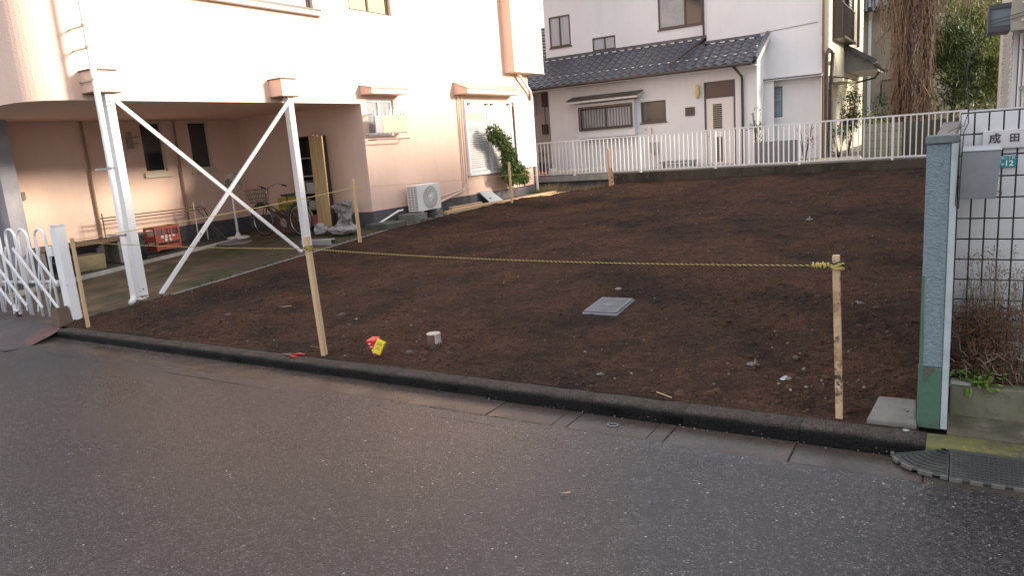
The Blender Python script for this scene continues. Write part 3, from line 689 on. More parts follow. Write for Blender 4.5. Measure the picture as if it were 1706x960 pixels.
# cupboard with open shelves
cb = root('shelf_unit', 'tall dark open shelf unit against the carport side wall', 'shelf', (-11.3, 10.65, z_))
mb = MB(); X0, X1, Y0, Y1 = -11.63, -11.02, 10.46, 10.87
mb.box(X0, X0+.025, Y0, Y1, z_, 2.3); mb.box(X1-.025, X1, Y0, Y1, z_, 2.3); mb.box(X0+.025, X1-.025, Y1-.02, Y1, z_, 2.3); mb.box(X0+.025, X1-.025, Y0, Y1-.02, 2.275, 2.3)
ob('cabinet', mb, M('dark_brown_cabinet', (.05, .04, .038), .6), cb)
for zz in (.5, .83, 1.16, 1.5, 1.86):
    ob('shelf', MB().box(X0+.027, X1-.027, Y0-.005, Y1-.025, zz, zz+.02), M('grey_shelf', (.3, .29, .28), .5) if 'grey_shelf' not in bpy.data.materials else bpy.data.materials['grey_shelf'], cb)
for i, (bx, bz, bw_, bh, mt_) in enumerate([(-11.22, 1.18, .26, .2, ac_grey), (-11.48, 1.18, .16, .24, bag_m), (-11.2, .85, .3, .16, ac_grey), (-11.3, .52, .4, .2, M('pink_plastic_box', (.4, .1, .12), .5)), (-11.47, .85, .18, .2, olive_m)]):
    o = ob('stored_box', MB().box(bx-bw_/2, bx+bw_/2, 10.50, 10.78, bz, bz+bh), mt_, bevel=.01)
    tag(o, ['grey box on the shelf unit at bicycle saddle height', 'pale wrinkled bag on the shelf unit beside a grey box', 'grey box on the lower shelf of the unit', 'pinkish plastic box on the lowest shelf of the unit', 'dark olive box on the lower shelf of the unit'][i], 'box' if i != 1 else 'bag', 'things kept on the shelf unit')
# leaning yellow boards
mb = MB(); 
bd = root('timber_board', 'tall yellow pine boards leaning upright against the shelf unit', 'board', (-10.8, 10.3, z_))
for i in range(3):
    a = -11.01+.120*i; h_ = 2.31-.015*i
    ob('plank', MB().prism([(a+.03, 10.34, z_), (a+.145, 10.34, z_), (a+.145, 10.365, z_), (a+.03, 10.365, z_)], [(a, 10.40, h_), (a+.115, 10.40, h_), (a+.115, 10.425, h_), (a, 10.425, h_)]), board_m, bd)
# sacks
def sack(c, sx, sy, sz_, seed, rot=0):
    mb = MB(); ku, kv = 34, 18; n0 = 0
    for j in range(kv+1):
        ph_ = -pi/2+pi*j/kv
        for i in range(ku):
            th = 2*pi*i/ku; x = cos(th)*cos(ph_)**.6*sx; y = sin(th)*cos(ph_)**.6*sy if cos(ph_) > 0 else 0; z = (sin(ph_)*.5+.5)*sz_
            if cos(ph_) < 1e-6: x = y = 0
            d = (1+.3*noise.noise(Vector((x*6+seed, y*6, z*9)))+.2*noise.noise(Vector((x*17+seed, y*17, z*22))))*(1-.75*max(0, z/sz_-.25)*(1 if sx > .3 else .6))
            xr, yr = x*cos(rot)-y*sin(rot), x*sin(rot)+y*cos(rot)
            mb.v.append((c[0]+xr*d, c[1]+yr*d, c[2]+z*(d if z > .03 else 1)))
    for j in range(kv):
        for i in range(ku):
            i2 = (i+1) % ku; mb.f.append((j*ku+i, j*ku+i2, (j+1)*ku+i2, (j+1)*ku+i)); mb.mi.append(0)
    return mb
tag(ob('plastic_sack', sack((-10.14, 10.16, z_-.01), .40, .24, .30, 3), bag_m), 'flat crumpled grey sack lying on the carport floor by the corner', 'sack')
tag(ob('plastic_sack', sack((-10.66, 10.1, z_-.01), .17, .15, .30, 9), bag_m), 'small pale sack at the foot of the yellow boards', 'sack')
rl = root('sheet_roll', 'upright bundle of grey plastic sheet with a rolled top behind the sacks', 'sheeting', (-10.3, 10.45, z_))
def crumple(pts, rs, k=26, seed=0, amp=.25):
    P = []; Q = []
    for a in range(len(pts)-1):
        for t in range(5): u = t/5; P.append(Vector(pts[a]).lerp(Vector(pts[a+1]), u)); Q.append(rs[a]*(1-u)+rs[a+1]*u)
    P.append(Vector(pts[-1])); Q.append(rs[-1])
    mb = MB(); mb.tube(P, Q, k)
    def dsp(v):
        v = Vector(v); o_ = Vector((0, 0, 0))
        for f, g_ in ((8, .05), (19, .03), (42, .014)):
            q = v*f+Vector((seed, seed*2, 0)); o_ += Vector((noise.noise(q), noise.noise(q+Vector((9, 0, 0))), noise.noise(q+Vector((0, 9, 0)))*.7))*g_*amp*2
        return tuple(v+o_)
    mb.v = [dsp(v) for v in mb.v]; return mb
bag_d = M('dull_grey_sheet', (.27, .25, .245), .5, var=(14, (.16, .145, .14), .4, .65), bump=(30, .8, .02))
ob('rolled_top', crumple([(-10.62, 10.44, .86), (-10.5, 10.43, .87), (-10.36, 10.42, .91), (-10.24, 10.42, .94), (-10.12, 10.44, .93)], [.05, .062, .055, .055, .05], 26, 1, .6), bag_d, rl)
ob('hanging_sheet', crumple([(-10.36, 10.42, .91), (-10.31, 10.42, .84), (-10.27, 10.41, .74), (-10.24, 10.36, .62), (-10.22, 10.3, z_)], [.09, .10, .085, .13, .22], 26, 4, .9), bag_d, rl)
# bundle on the floor by the post
pv = root('pipe_bundle', 'short pale plastic gutter length lying by the second white post', 'pipe', (-9.85, 9.2, g_car(0, 9.2)))
zb = g_car(0, 9.2); ob('trough', MB().prism([(-10.2, 9.12, zb), (-9.52, 9.2, zb), (-9.52, 9.32, zb), (-10.2, 9.24, zb)], [(-10.2, 9.11, zb+.10), (-9.52, 9.19, zb+.12), (-9.52, 9.33, zb+.12), (-10.2, 9.25, zb+.10)]), conc_lt, pv, bevel=.02)
ob('end_opening', MB().box(-9.519, -9.512, 9.215, 9.305, zb+.03, zb+.10), dark_m, pv)
# pedestal fan
fz = g_car(0, 9.8)+.005; fx, fy = -12.8, 9.8
fn = root('pedestal_fan', 'old pale pedestal fan with round wire guard in the carport', 'fan', (fx, fy, fz))
ob('base', MB().lathe((fx, fy, fz), [(.23, 0), (.235, .02), (.20, .04), (.06, .055), (.035, .12)], 20), ac_white, fn, smooth=True)
ob('pole', MB().tube([(fx, fy, fz+.08), (fx, fy, fz+.62), (fx, fy, 1.38)], [.026, .022, .017], 10), ac_white, fn, smooth=True)
ob('motor', MB().lathe((fx-.02, fy, 1.5), [(.03, -.12), (.075, -.09), (.08, .03), (.05, .06)], 12, 'x'), olive_m, fn, smooth=True)
mb = MB()
for r_, h_ in ((.2, .07), (.205, .10), (.19, .135), (.13, .15), (.06, .155)):
    mb.tube([(fx+h_, fy+r_*cos(2*pi*t/24), 1.5+r_*sin(2*pi*t/24)) for t in range(25)], .0045, 5)
for t in range(18):
    q = 2*pi*t/18; mb.tube([(fx+.07, fy+.05*cos(q), 1.5+.05*sin(q)), (fx+.075, fy+.2*cos(q), 1.5+.2*sin(q)), (fx+.135, fy+.19*cos(q), 1.5+.19*sin(q)), (fx+.155, fy+.05*cos(q), 1.5+.05*sin(q))], .002, 4)
ob('wire_guard', mb, ac_grey, fn)
for t in range(3):
    q = 2*pi*t/3; mb = MB(); a = Vector((0, cos(q), sin(q))); b = Vector((0, -sin(q), cos(q))); c = Vector((fx+.105, fy, 1.5))
    mb.quad(c+a*.03-b*.02, c+a*.17-b*.09+Vector((.02, 0, 0)), c+a*.18+b*.05, c+a*.03+b*.03+Vector((-.01, 0, 0))); ob('blade', mb, ac_grey, fn)
# bicycle, along X, facing -X
by_, wz = 10.02, g_car(0, 10.0)+.002
bk = root('bicycle', 'old city bicycle with front basket parked inside the carport', 'bicycle', (-11.7, by_, wz))
def wheel(cx, k=28):
    R_ = .33; c = (cx, by_, wz+R_)
    ring = lambda r: [(cx+r*cos(2*pi*t/k), by_, wz+R_+r*sin(2*pi*t/k)) for t in range(k+1)]
    whl = ob('wheel', MB().tube([(cx, by_-.045, wz+R_), (cx, by_+.045, wz+R_)], .022, 8), chrome, bk)
    ob('tyre', MB().tube(ring(R_-.018), .018, 7, False), black_m, whl, smooth=True)
    ob('rim', MB().tube(ring(R_-.042), .010, 5, False), chrome, whl)
    s = MB()
    for t in range(20):
        q = 2*pi*t/20; s.tube([(cx+.02*cos(q+.5), by_+(.03 if t % 2 else -.03), wz+R_+.02*sin(q+.5)), (cx+.29*cos(q), by_, wz+R_+.29*sin(q))], .0016, 3)
    ob('spokes', s, chrome, whl)
    ob('mudguard', MB().tube([(cx+(R_+.02)*cos(a), by_, wz+R_+(R_+.02)*sin(a)) for a in [radians(t) for t in range(10, 171, 16)]], .022, 6), olive_m, bk)
FX, RX = -12.22, -11.12
wheel(FX); wheel(RX)
bb = (-11.58, by_, wz+.28); st = (-11.44, by_, wz+.72); hd = (-12.02, by_, wz+.78); hb = (-12.07, by_, wz+.62)
mb = MB()
for a, b, r_ in ((hd, hb, .019), (hb, bb, .019), ((-12.05, by_, wz+.68), (-11.53, by_, wz+.42), .015), (bb, st, .016)): mb.tube([a, b], r_, 8)
for s_ in (-.035, .035):
    mb.tube([(RX, by_+s_, wz+.33), (bb[0], by_+s_*.5, bb[2])], .009, 6); mb.tube([(RX, by_+s_, wz+.33), (-11.46, by_, wz+.62)], .008, 6)
    mb.tube([(FX, by_+s_, wz+.33), (-12.1, by_+s_, wz+.60), hb], .010, 6)
ob('frame', mb, olive_m, bk, smooth=True)
ob('saddle', MB().prism([(-11.30, by_-.09, wz+.80), (-11.30, by_+.09, wz+.80), (-11.46, by_+.05, wz+.80), (-11.58, by_+.02, wz+.81), (-11.58, by_-.02, wz+.81), (-11.46, by_-.05, wz+.80)][::-1],
   [(-11.28, by_-.1, wz+.86), (-11.28, by_+.1, wz+.86), (-11.46, by_+.05, wz+.845), (-11.6, by_+.015, wz+.845), (-11.6, by_-.015, wz+.845), (-11.46, by_-.05, wz+.845)][::-1]).tube([(-11.44, by_, wz+.7), (-11.42, by_, wz+.81)], .012, 6), black_m, bk)
ob('handlebar', MB().tube([(-11.72, by_-.27, wz+1.0), (-11.95, by_-.25, wz+1.06), (-12.03, by_-.08, wz+1.0), (-12.01, by_, wz+.97), (-12.03, by_+.08, wz+1.0), (-11.95, by_+.25, wz+1.06), (-11.72, by_+.27, wz+1.0)], .012, 7).tube([hd, (-12.01, by_, wz+.97)], .012, 6), chrome, bk, smooth=True)
for s_ in (-1, 1): ob('grip', MB().tube([(-11.70, by_+.27*s_, wz+.995), (-11.82, by_+.262*s_, wz+1.028)], .017, 7), black_m, bk)
ob('carrier', MB().box(-11.28, -10.86, by_-.08, by_-.07, wz+.71, wz+.72).box(-11.28, -10.86, by_+.07, by_+.08, wz+.71, wz+.72).box(-11.28, -11.27, by_-.07, by_+.07, wz+.71, wz+.72).box(-10.87, -10.86, by_-.07, by_+.07, wz+.71, wz+.72)
   .box(-11.1, -11.09, by_-.07, by_+.07, wz+.71, wz+.72).tube([(-10.95, by_-.075, wz+.71), (RX, by_-.04, wz+.33)], .005, 4).tube([(-10.95, by_+.075, wz+.71), (RX, by_+.04, wz+.33)], .005, 4), chrome, bk)
mb = MB(); b0 = [(-12.16, -.13), (-12.42, -.13), (-12.42, .13), (-12.16, .13)]; b1 = [(-12.12, -.18), (-12.48, -.18), (-12.48, .18), (-12.12, .18)]
for k in range(4):
    for t in range(7):
        u = t/7; p = [b0[k][i]*(1-u)+b0[(k+1) % 4][i]*u for i in (0, 1)]; q = [b1[k][i]*(1-u)+b1[(k+1) % 4][i]*u for i in (0, 1)]
        mb.tube([(p[0], by_+p[1], wz+.70), (q[0], by_+q[1], wz+.97)], .0035, 4)
    for v in (0, .33, .66, 1):
        p = [b0[k][i]*(1-v)+b1[k][i]*v for i in (0, 1)]; q = [b0[(k+1) % 4][i]*(1-v)+b1[(k+1) % 4][i]*v for i in (0, 1)]
        mb.tube([(p[0], by_+p[1], wz+.70+.27*v), (q[0], by_+q[1], wz+.70+.27*v)], .0055, 4)
mb.box(-12.42, -12.16, by_-.13, by_+.13, wz+.695, wz+.70)
ob('basket', mb, olive_m, bk)
ob('crank', MB().tube([(bb[0], by_-.05, bb[2]), (bb[0]+.12, by_-.06, bb[2]-.1)], .009, 5).tube([(bb[0], by_+.05, bb[2]), (bb[0]-.12, by_+.06, bb[2]+.1)], .009, 5).tube([(bb[0], by_-.04, bb[2]), (bb[0], by_-.03, bb[2])], .09, 16), chrome, bk)
for s_ in (-1, 1): ob('pedal', MB().box(bb[0]-.12*s_*-1-.04, bb[0]+.12*s_+.04, by_-.06*s_-.05 if s_ > 0 else by_+.06, by_-.06 if s_ > 0 else by_+.11, bb[2]-.1*s_-.01, bb[2]-.1*s_+.01), black_m, bk)
ob('kickstand', MB().tube([(RX, by_+.05, wz+.33), (RX+.1, by_+.16, wz)], .008, 5), chrome, bk)
# wall-side rail stand
rk = root('drying_rack', 'low brown rail stand along the carport back wall above the crate', 'rack', (-13.3, 8.4, .3))
def bedz(y): return .14+(y-4.97)/(9.6-4.97)*.26
for zz, xx in ((1.07, -13.3), (1.02, -13.22)): ob('rail', MB().tube([(xx, 7.3, zz), (xx, 9.42, zz-.01)], .012, 6), wood_dk, rk)
for yy in (7.32, 7.62, 9.2, 9.42): ob('upright', MB().tube([(-13.27, yy, bedz(yy)-.02), (-13.27, yy, 1.16)], .012, 6), trim_beige if yy > 9 else wood_dk, rk)
ob('strut', MB().tube([(-13.25, 9.22, 1.05), (-12.75, 9.5, .34)], .012, 5).tube([(-13.25, 9.40, 1.05), (-12.70, 9.3, .34)], .012, 5), brown_metal, rk)
# low bench at the left
bn = root('plank_bench', 'low weathered plank bench with clutter below, left of the white post', 'bench', (-13.1, 6.8, .2))
zt = .66
for i in range(3): ob('seat_board', MB().box(-13.5+.2*i, -13.32+.2*i, 5.95, 7.55, zt, zt+.03), wood_dk, bn)
for yy in (6.05, 7.4): ob('leg', MB().box(-13.45, -12.98, yy-.05, yy+.05, bedz(yy)-.03, zt), conc, bn)
tag(ob('stone_trough', MB().box(-13.35, -12.9, 6.55, 7.05, bedz(6.5)-.02, bedz(6.5)+.26), M('ochre_stone', (.20, .17, .10), .9, var=(6, (.1, .09, .06), .4, .7), bump=(30, .8, .02)), bevel=.03), 'rough ochre stone block under the plank bench', 'stone')
cc = ob('plant_pot', MB().lathe((-12.95, 7.75, bedz(7.7)-.02), [(.09, 0), (.13, .22), (.14, .24), (.12, .24), (.10, .2)], 14), dark_m, smooth=True); tag(cc, 'empty dark plant pot between the bench and the red crate', 'pot')
tag(ob('floor_drain_cover', MB().lathe((-12.35, 9.35, g_car(0, 9.35)-.008), [(.34, 0), (.34, .03), (.30, .04)], 20), conc, smooth=True), 'round concrete lid on the carport floor before the fan', 'lid')

# ------------------------------------------------------------------ air conditioner and yard bits by the lit wall
ac = root('air_conditioner', 'white outdoor air conditioner unit with round fan grille on blocks', 'air conditioner', (-9.7, 12.2, .42))
x0a, x1a, y0a, y1a, z0a, z1a = -9.86, -9.56, 11.84, 12.60, .60, 1.15
ob('casing', MB().box(x0a, x1a, y0a, y1a, z0a, z1a), ac_white, ac, bevel=.012)
mb = MB(); cy, cz, r_ = 12.24, .875, .235
ob('fan_recess', MB().lathe((x1a+.001, cy, cz), [(r_, 0), (r_, .006)], 32, 'x'), ac_grey, ac)
mb = MB()
for t in range(36):
    q = 2*pi*t/36; mb.bar((x1a+.014, cy+.045*cos(q), cz+.045*sin(q)), (x1a+.014, cy+(r_-.005)*cos(q+.6), cz+(r_-.005)*sin(q+.6)), .007, .008)
for rr_ in (.09, .15, .19, r_): mb.tube([(x1a+.016, cy+rr_*cos(2*pi*t/32), cz+rr_*sin(2*pi*t/32)) for t in range(33)], .0045, 4)
ob('fan_grille', mb, ac_white, ac)
ob('grille_hub', MB().lathe((x1a+.01, cy, cz), [(.045, 0), (.045, .016), (.03, .02)], 16, 'x'), ac_white, ac)
mb = MB()
for i in range(3):
    for j in range(10): mb.box(x0a+.03+.085*i, x0a+.095+.085*i, y0a-.006, y0a-.002, z0a+.03+.05*j, z0a+.063+.05*j)
ob('side_grille', mb, ac_grey, ac)
text('lettering', 'HITACHI'[:0] or 'ac', .03, ac_grey, (x1a+.002, 12.50, 1.10), (0, 1, 0), (0, 0, 1), ac) if False else None
for yy in (11.93, 12.48): ob('foot', MB().box(-9.87, -9.55, yy-.03, yy+.03, .575, .60), ac_grey, ac)
tag(ob('concrete_block', MB().box(-9.92, -9.48, 11.55, 11.98, .36, .575), conc, bevel=.008), 'wide concrete block under the near end of the air conditioner', 'block')
tag(ob('concrete_block', MB().box(-9.90, -9.50, 12.36, 12.56, .36, .575), conc, bevel=.008), 'narrow concrete block under the far end of the air conditioner', 'block')
o = ob('concrete_block', MB().box(-9.98, -9.40, 10.62, 11.2, .2, .50), M('dark_green_concrete', (.10, .095, .08), .85, var=(4, (.06, .065, .045), .4, .7), bump=(40, .6, .008)), bevel=.01); tag(o, 'dark mossy concrete block at the foot of the pink corner', 'block')
for i, (xa, ya, xb, yb, z, w_, h_, lab) in enumerate([
    (-9.42, 12.55, -9.30, 17.35, .46, .11, .07, 'longest pale timber plank lying along the soil edge'),
    (-9.62, 13.1, -9.52, 15.0, .47, .09, .05, 'short pale timber offcut lying behind the longest plank'),
    (-9.78, 13.2, -9.74, 14.4, .50, .09, .05, 'pale timber offcut nearest the plinth by the window'),
    (-9.26, 16.2, -9.12, 17.9, .44, .09, .04, 'pale timber plank at the far end near the dry weeds')]):
    tag(ob('timber_plank', MB().bar((xa, ya, z+h_/2), (xb, yb, z+h_/2), w_, h_, side=(1, 0, 0)), wood_lt, bevel=.004), lab, 'plank', 'planks lying beside the pink house')
pp = root('leaning_panel', 'small pale plastic panel leaning on the plinth below the shutters', 'panel', (-9.8, 15.1, .5))
ob('panel', MB().prism([(-9.72, 14.75, .49), (-9.70, 14.75, .49), (-9.70, 15.35, .49), (-9.72, 15.35, .49)], [(-9.96, 14.65, .76), (-9.94, 14.65, .77), (-9.94, 15.15, .77), (-9.96, 15.15, .76)]), M('pale_blue_plastic', (.42, .45, .48), .4), pp, bevel=.004)
ob('panel_hole', MB().box(-9.80, -9.775, 14.84, 14.93, .565, .60), dark_m, pp)

# ------------------------------------------------------------------ accordion gate
gt = root('accordion_gate', 'white folding accordion gate with looped bars across the carport', 'gate', (-10.4, 4.5, .06))
Yg = 4.50
def hoop(xc, hw=.125, z0=.12, z1=1.24, y=Yg, top=.10):
    p = [(xc-hw, y, z0)] + [(xc-hw*cos(a), y, z1-hw+hw*sin(a)) for a in [pi*t/10 for t in range(11)]] + [(xc+hw, y, z0)]
    return MB().tube(p, .016, 8)
for xc in (-9.62, -10.05, -10.36, -10.79, -11.1, -11.53, -11.85, -12.28, -12.6, -13.0):
    ob('looped_bar', hoop(xc), white_paint, gt, smooth=True)
for i in range(13):
    x = -9.42-.29*i
    a, b = (x-.62, Yg-.03, 1.0-.02), (x, Yg-.03, .25)
    if i < 9:
        xq = -9.43-.40*i; ob('lattice_bar', MB().bar((xq-.86, Yg-.032, 1.0), (xq, Yg-.032, .24), .038, .014), white_paint, gt)
    ob('lattice_bar', MB().bar((x-.05, Yg+.035, 1.0), (x-.40, Yg+.035, .16), .026, .010), white_paint, gt)
ob('lattice_bar', MB().bar((-9.87, Yg-.032, 1.02), (-9.36, Yg-.032, .56), .034, .014), white_paint, gt)
ob('cross_rail', MB().bar((-13, Yg+.05, .45), (-9.4, Yg+.05, .58), .03, .02), white_paint, gt)
gp = root('gate_post', 'white double steel gate post with latch box beside the timber stake', 'post', (-9.3, 4.56, .06))
ob('post', MB().box(-9.33, -9.22, 4.50, 4.62, .05, 1.27), white_worn, gp, bevel=.006)
ob('slim_channel', MB().box(-9.405, -9.34, 4.52, 4.58, .12, 1.24), white_paint, gp, bevel=.004)
ob('post_cap', MB().box(-9.34, -9.21, 4.49, 4.63, 1.27, 1.285), white_pipe, gp)
ob('latch_box', MB().box(-9.52, -9.405, 4.49, 4.56, .90, 1.02), ac_white, gp, bevel=.008)
tag(ob('concrete_stub', MB().prism([(-9.38, 4.33, .04), (-9.2, 4.33, .04), (-9.2, 4.5, .04), (-9.38, 4.5, .04)], [(-9.36, 4.35, .27), (-9.24, 4.35, .30), (-9.24, 4.48, .30), (-9.36, 4.48, .28)]), M('brown_stained_concrete', (.12, .085, .06), .85, bump=(50, .6)), bevel=.012), 'brown stained concrete stub at the foot of the gate post', 'stub')
cw = root('caster', 'small steel caster frame under the folding gate at the left edge', 'wheel', (-10.6, 4.5, .07))
ob('fork', MB().box(-10.66, -10.50, 4.48, 4.52, .15, .17).box(-10.66, -10.645, 4.48, 4.52, .11, .24).box(-10.515, -10.50, 4.48, 4.52, .11, .24), white_paint, cw)
ob('wheel', MB().lathe((-10.58, 4.48, .105), [(.035, 0), (.035, .04)], 14, 'y'), black_m, cw)

# ------------------------------------------------------------------ stakes, ropes
def stake(x, y, z0, z1, w_, lean, mt, label, name='timber_stake'):
    mb = MB(); a = w_/2
    b = [(x-a, y-a, z0), (x+a, y-a, z0), (x+a, y+a, z0), (x-a, y+a, z0)]
    nseg = 4; prev = b
    lx, ly = lean
    for s_ in range(1, nseg+1):
        t = s_/nseg; cur = [(p[0]+lx*t, p[1]+ly*t, z0+(z1-z0)*t) for p in b]
        if s_ == 1: mb.v += prev; mb.f.append((3, 2, 1, 0)); mb.mi.append(0)
        n0 = len(mb.v); mb.v += cur
        for k in range(4): mb.f.append((n0-4+k, n0-4+(k+1) % 4, n0+(k+1) % 4, n0+k)); mb.mi.append(0)
        prev = cur
    n0 = len(mb.v); mb.f.append((n0-4, n0-3, n0-2, n0-1)); mb.mi.append(0)
    return tag(ob(name, mb, mt, bevel=.003), label, 'stake', 'timber stakes marking the lot boundary')
YS = 4.36
stake(-8.62, YS, .05, 1.15, .034, (.012, 0), wood_lt, 'slim pale timber stake next to the white gate post')
stake(-4.76, YS, .05, 1.17, .045, (-.035, 0), wood_lt, 'pale timber stake standing in front of the second white post')
stake(-.545, YS, .03, 1.06, .038, (-.03, 0), wood_old, 'mud spotted timber stake with knotted rope at the near right corner')
stake(-9.10, 9.5, .25, 1.44, .05, (0, 0), wood_lt, 'timber stake in front of the pink house corner')
stake(-9.10, 14.77, .36, 1.43, .045, (0, 0), wood_lt, 'timber stake in front of the green bush by the shutters')
s3 = stake(-7.96, 18.0, .42, 1.53, .05, (-.01, 0), wood_lt, 'timber stake in front of the white railing at the far left')
tag(ob('timber_batten', MB().bar((-7.885, 18.0, .45), (-7.90, 18.0, 1.03), .05, .03, side=(1, 0, 0)), wood_old), 'shorter grey batten beside the far stake at the railing', 'batten')
def twisted(pts, name, label, parent=None, r=.0029, pitch=.032):
    P = [Vector(p) for p in pts]; rt = root(name, label, 'rope', P[0])
    dense = []; 
    for a, b in zip(P, P[1:]):
        n = max(2, int((b-a).length/(pitch/6))); dense += [a.lerp(b, i/n) for i in range(n)]
    dense.append(P[-1])
    for mt_, ph0, nm in ((rope_y, 0, 'yellow_strand'), (rope_k, pi, 'black_strand')):
        q = []; s_ = 0
        for i, p in enumerate(dense):
            if i: s_ += (dense[i]-dense[i-1]).length
            d = (dense[min(i+1, len(dense)-1)]-dense[max(0, i-1)]).normalized(); u = Vector((0, 0, 1)); u = (u-d*u.dot(d)).normalized(); v = d.cross(u)
            a = 2*pi*s_/pitch+ph0; q.append(p+(u*cos(a)+v*sin(a))*r*.62)
        ob(nm, MB().tube(q, r if nm[0] == 'y' else r*.8, 5), mt_, rt)
    return rt
def sag(a, b, s_, n=16): return [Vector(a).lerp(Vector(b), i/n) - Vector((0, 0, s_*4*(i/n)*(1-i/n))) for i in range(n+1)]
twisted(sag((-.60, YS-.025, 1.005), (-4.77, YS-.03, 1.065), .035, 20), 'striped_rope', 'yellow and black twisted rope strung across the front of the bare lot')
twisted(sag((-4.85, YS-.03, 1.065), (-8.60, YS-.02, 1.115), .02), 'striped_rope', 'yellow and black rope from the pale stake to the slim stake by the gate')
def rope_knot(c, r_, turns, label, th=.0055, h=.03, wrap=.6):
    rt = root('rope_knot', label, 'knot', c)
    c = Vector(c); 
    for mt_, o_, nm in ((rope_y, 0, 'yellow_coil'), (rope_k, .011, 'black_coil')):
        q = []
        for t in range(turns*14+1):
            a = 2*pi*t/14; q.append(c+Vector((r_*cos(a)*(1+.12*sin(a*1.7)), r_*sin(a), o_-h/2+h*abs(((t/14) % 2)-1)+.006*sin(a*2.3))))
        ob(nm, MB().tube(q, th if nm[0] == 'y' else th*.7, 6), mt_, rt, smooth=True)
    return rt, c
rk1, c1 = rope_knot((-.572, YS, 1.0), .036, 5, 'knotted end of the striped rope wound round the spotted stake', .0048)
mb = MB(); q = []
for t in range(60):
    a = t*1.15; q.append(c1+Vector((-.038-.0014*t+.006*sin(a*.37), -.02+.011*sin(a), .004+.012*cos(a)+.004*sin(a*.31))))
ob('yellow_tail', MB().tube(q, .0055, 6), rope_y, rk1, smooth=True)
ob('black_tail', MB().tube([p+Vector((.004, .006, -.004)) for p in q], .0035, 5), rope_k, rk1, smooth=True)
rope_knot((-4.79, YS, 1.06), .036, 2, 'two turns of striped rope round the pale middle stake', .005, .02)
def string(pts, label, r=.0035):
    return tag(ob('boundary_string', MB().tube(pts, r, 5), string_m), label, 'string', 'strings between the boundary stakes')
string(sag((-8.63, YS+.02, 1.12), (-9.09, 9.47, 1.29), .03), 'thin yellow string from the gate stake back to the corner stake', .005)
string(sag((-9.08, 9.53, 1.29), (-9.08, 14.75, 1.13), .02), 'thin yellow string running along in front of the pink wall', .004)
string(sag((-9.08, 14.79, 1.13), (-7.98, 17.98, 1.07), .02), 'thin string from the bush stake to the railing stake', .004)

# ------------------------------------------------------------------ small things on the soil
def sz(x, y): return soil_z(x, y)
mh = root('access_cover', 'grey square plastic access lid set slightly proud of the soil', 'lid', (-2.85, 6.35, sz(-2.85, 6.35)))
zz = sz(-2.85, 6.35)+.020
cs = [(-3.03, 5.97), (-2.68, 5.99), (-2.75, 6.70), (-3.10, 6.68)]
cs = [(-3.02, 6.02), (-2.66, 6.03), (-2.74, 6.66), (-3.10, 6.65)]
ob('surround', MB().prism([(x, y, zz-.07) for x, y in cs], [(x, y, zz-.004) for x, y in cs]), M('pale_grey_rim', (.19, .20, .21), .5), mh, bevel=.006)
cin = Vector((sum(c[0] for c in cs)/4, sum(c[1] for c in cs)/4, 0))
ci = [Vector((x, y, 0)).lerp(cin, .07) for x, y in cs]
ob('cover', MB().prism([(p.x, p.y, zz-.003) for p in ci], [(p.x, p.y, zz+.012) for p in ci]), lid_m, mh, bevel=.004)
mb = MB()
for i in range(13):
    for j in range(22):
        u, v = (i+1.5)/15, (j+1.5)/24
        if .38 < u < .62 and .4 < v < .6: continue
        a = ci[0].lerp(ci[1], u); b = ci[3].lerp(ci[2], u); p = a.lerp(b, v); mb.box(p.x-.006, p.x+.006, p.y-.006, p.y+.006, zz+.0115, zz+.0145)
ob('anti_slip_studs', mb, lid_m, mh, kind='stuff')
ob('support', MB().box(-2.95, -2.90, 5.985, 6.015, zz-.11, zz-.07), conc_lt, mh)
# clay stub pipe
x_, y_ = -3.86, 4.80; z0 = sz(x_, y_)
sp = root('pipe_stub', 'short pale concrete pipe stub sticking up from the soil', 'pipe', (x_, y_, z0-.03))
def part_cyl(r, z_a, z_b, a0, a1, k=14, th=.006, ragged=0):
    mb = MB()
    for i in range(k):
        p, q = a0+(a1-a0)*i/k, a0+(a1-a0)*(i+1)/k
        zl0 = z_a+ragged*noise.noise(Vector((i*.9, 3, 0))); zl1 = z_a+ragged*noise.noise(Vector(((i+1)*.9, 3, 0)))
        P_ = lambda rr, a, z: (x_+rr*cos(a), y_+rr*sin(a), z)
        mb.prism([P_(r-th, p, zl0), P_(r, p, zl0), P_(r, q, zl1), P_(r-th, q, zl1)], [P_(r-th, p, z_b), P_(r, p, z_b), P_(r, q, z_b), P_(r-th, q, z_b)])
    return mb
ob('pipe_wall', MB().lathe((x_, y_, z0-.03), [(.060, 0), (.061, .155)], 26), M('mud_covered_pipe', (.10, .062, .044), .9, var=(9, (.20, .15, .12), .52, .66), bump=(40, .6)), sp, smooth=True)
pale_rim = M('pale_pipe_rim', (.46, .40, .36), .7, var=(16, (.34, .29, .25), .45, .7), bump=(60, .3))
ob('pipe_cap', MB().lathe((x_, y_, z0+.125), [(.061, 0), (.063, .003), (.060, .007), (.02, .008)], 26), pale_rim, sp)
ob('clean_patch', part_cyl(.0625, z0+.05, z0+.125, -.80, .45, 12, .006, .04), pale_rim, sp)
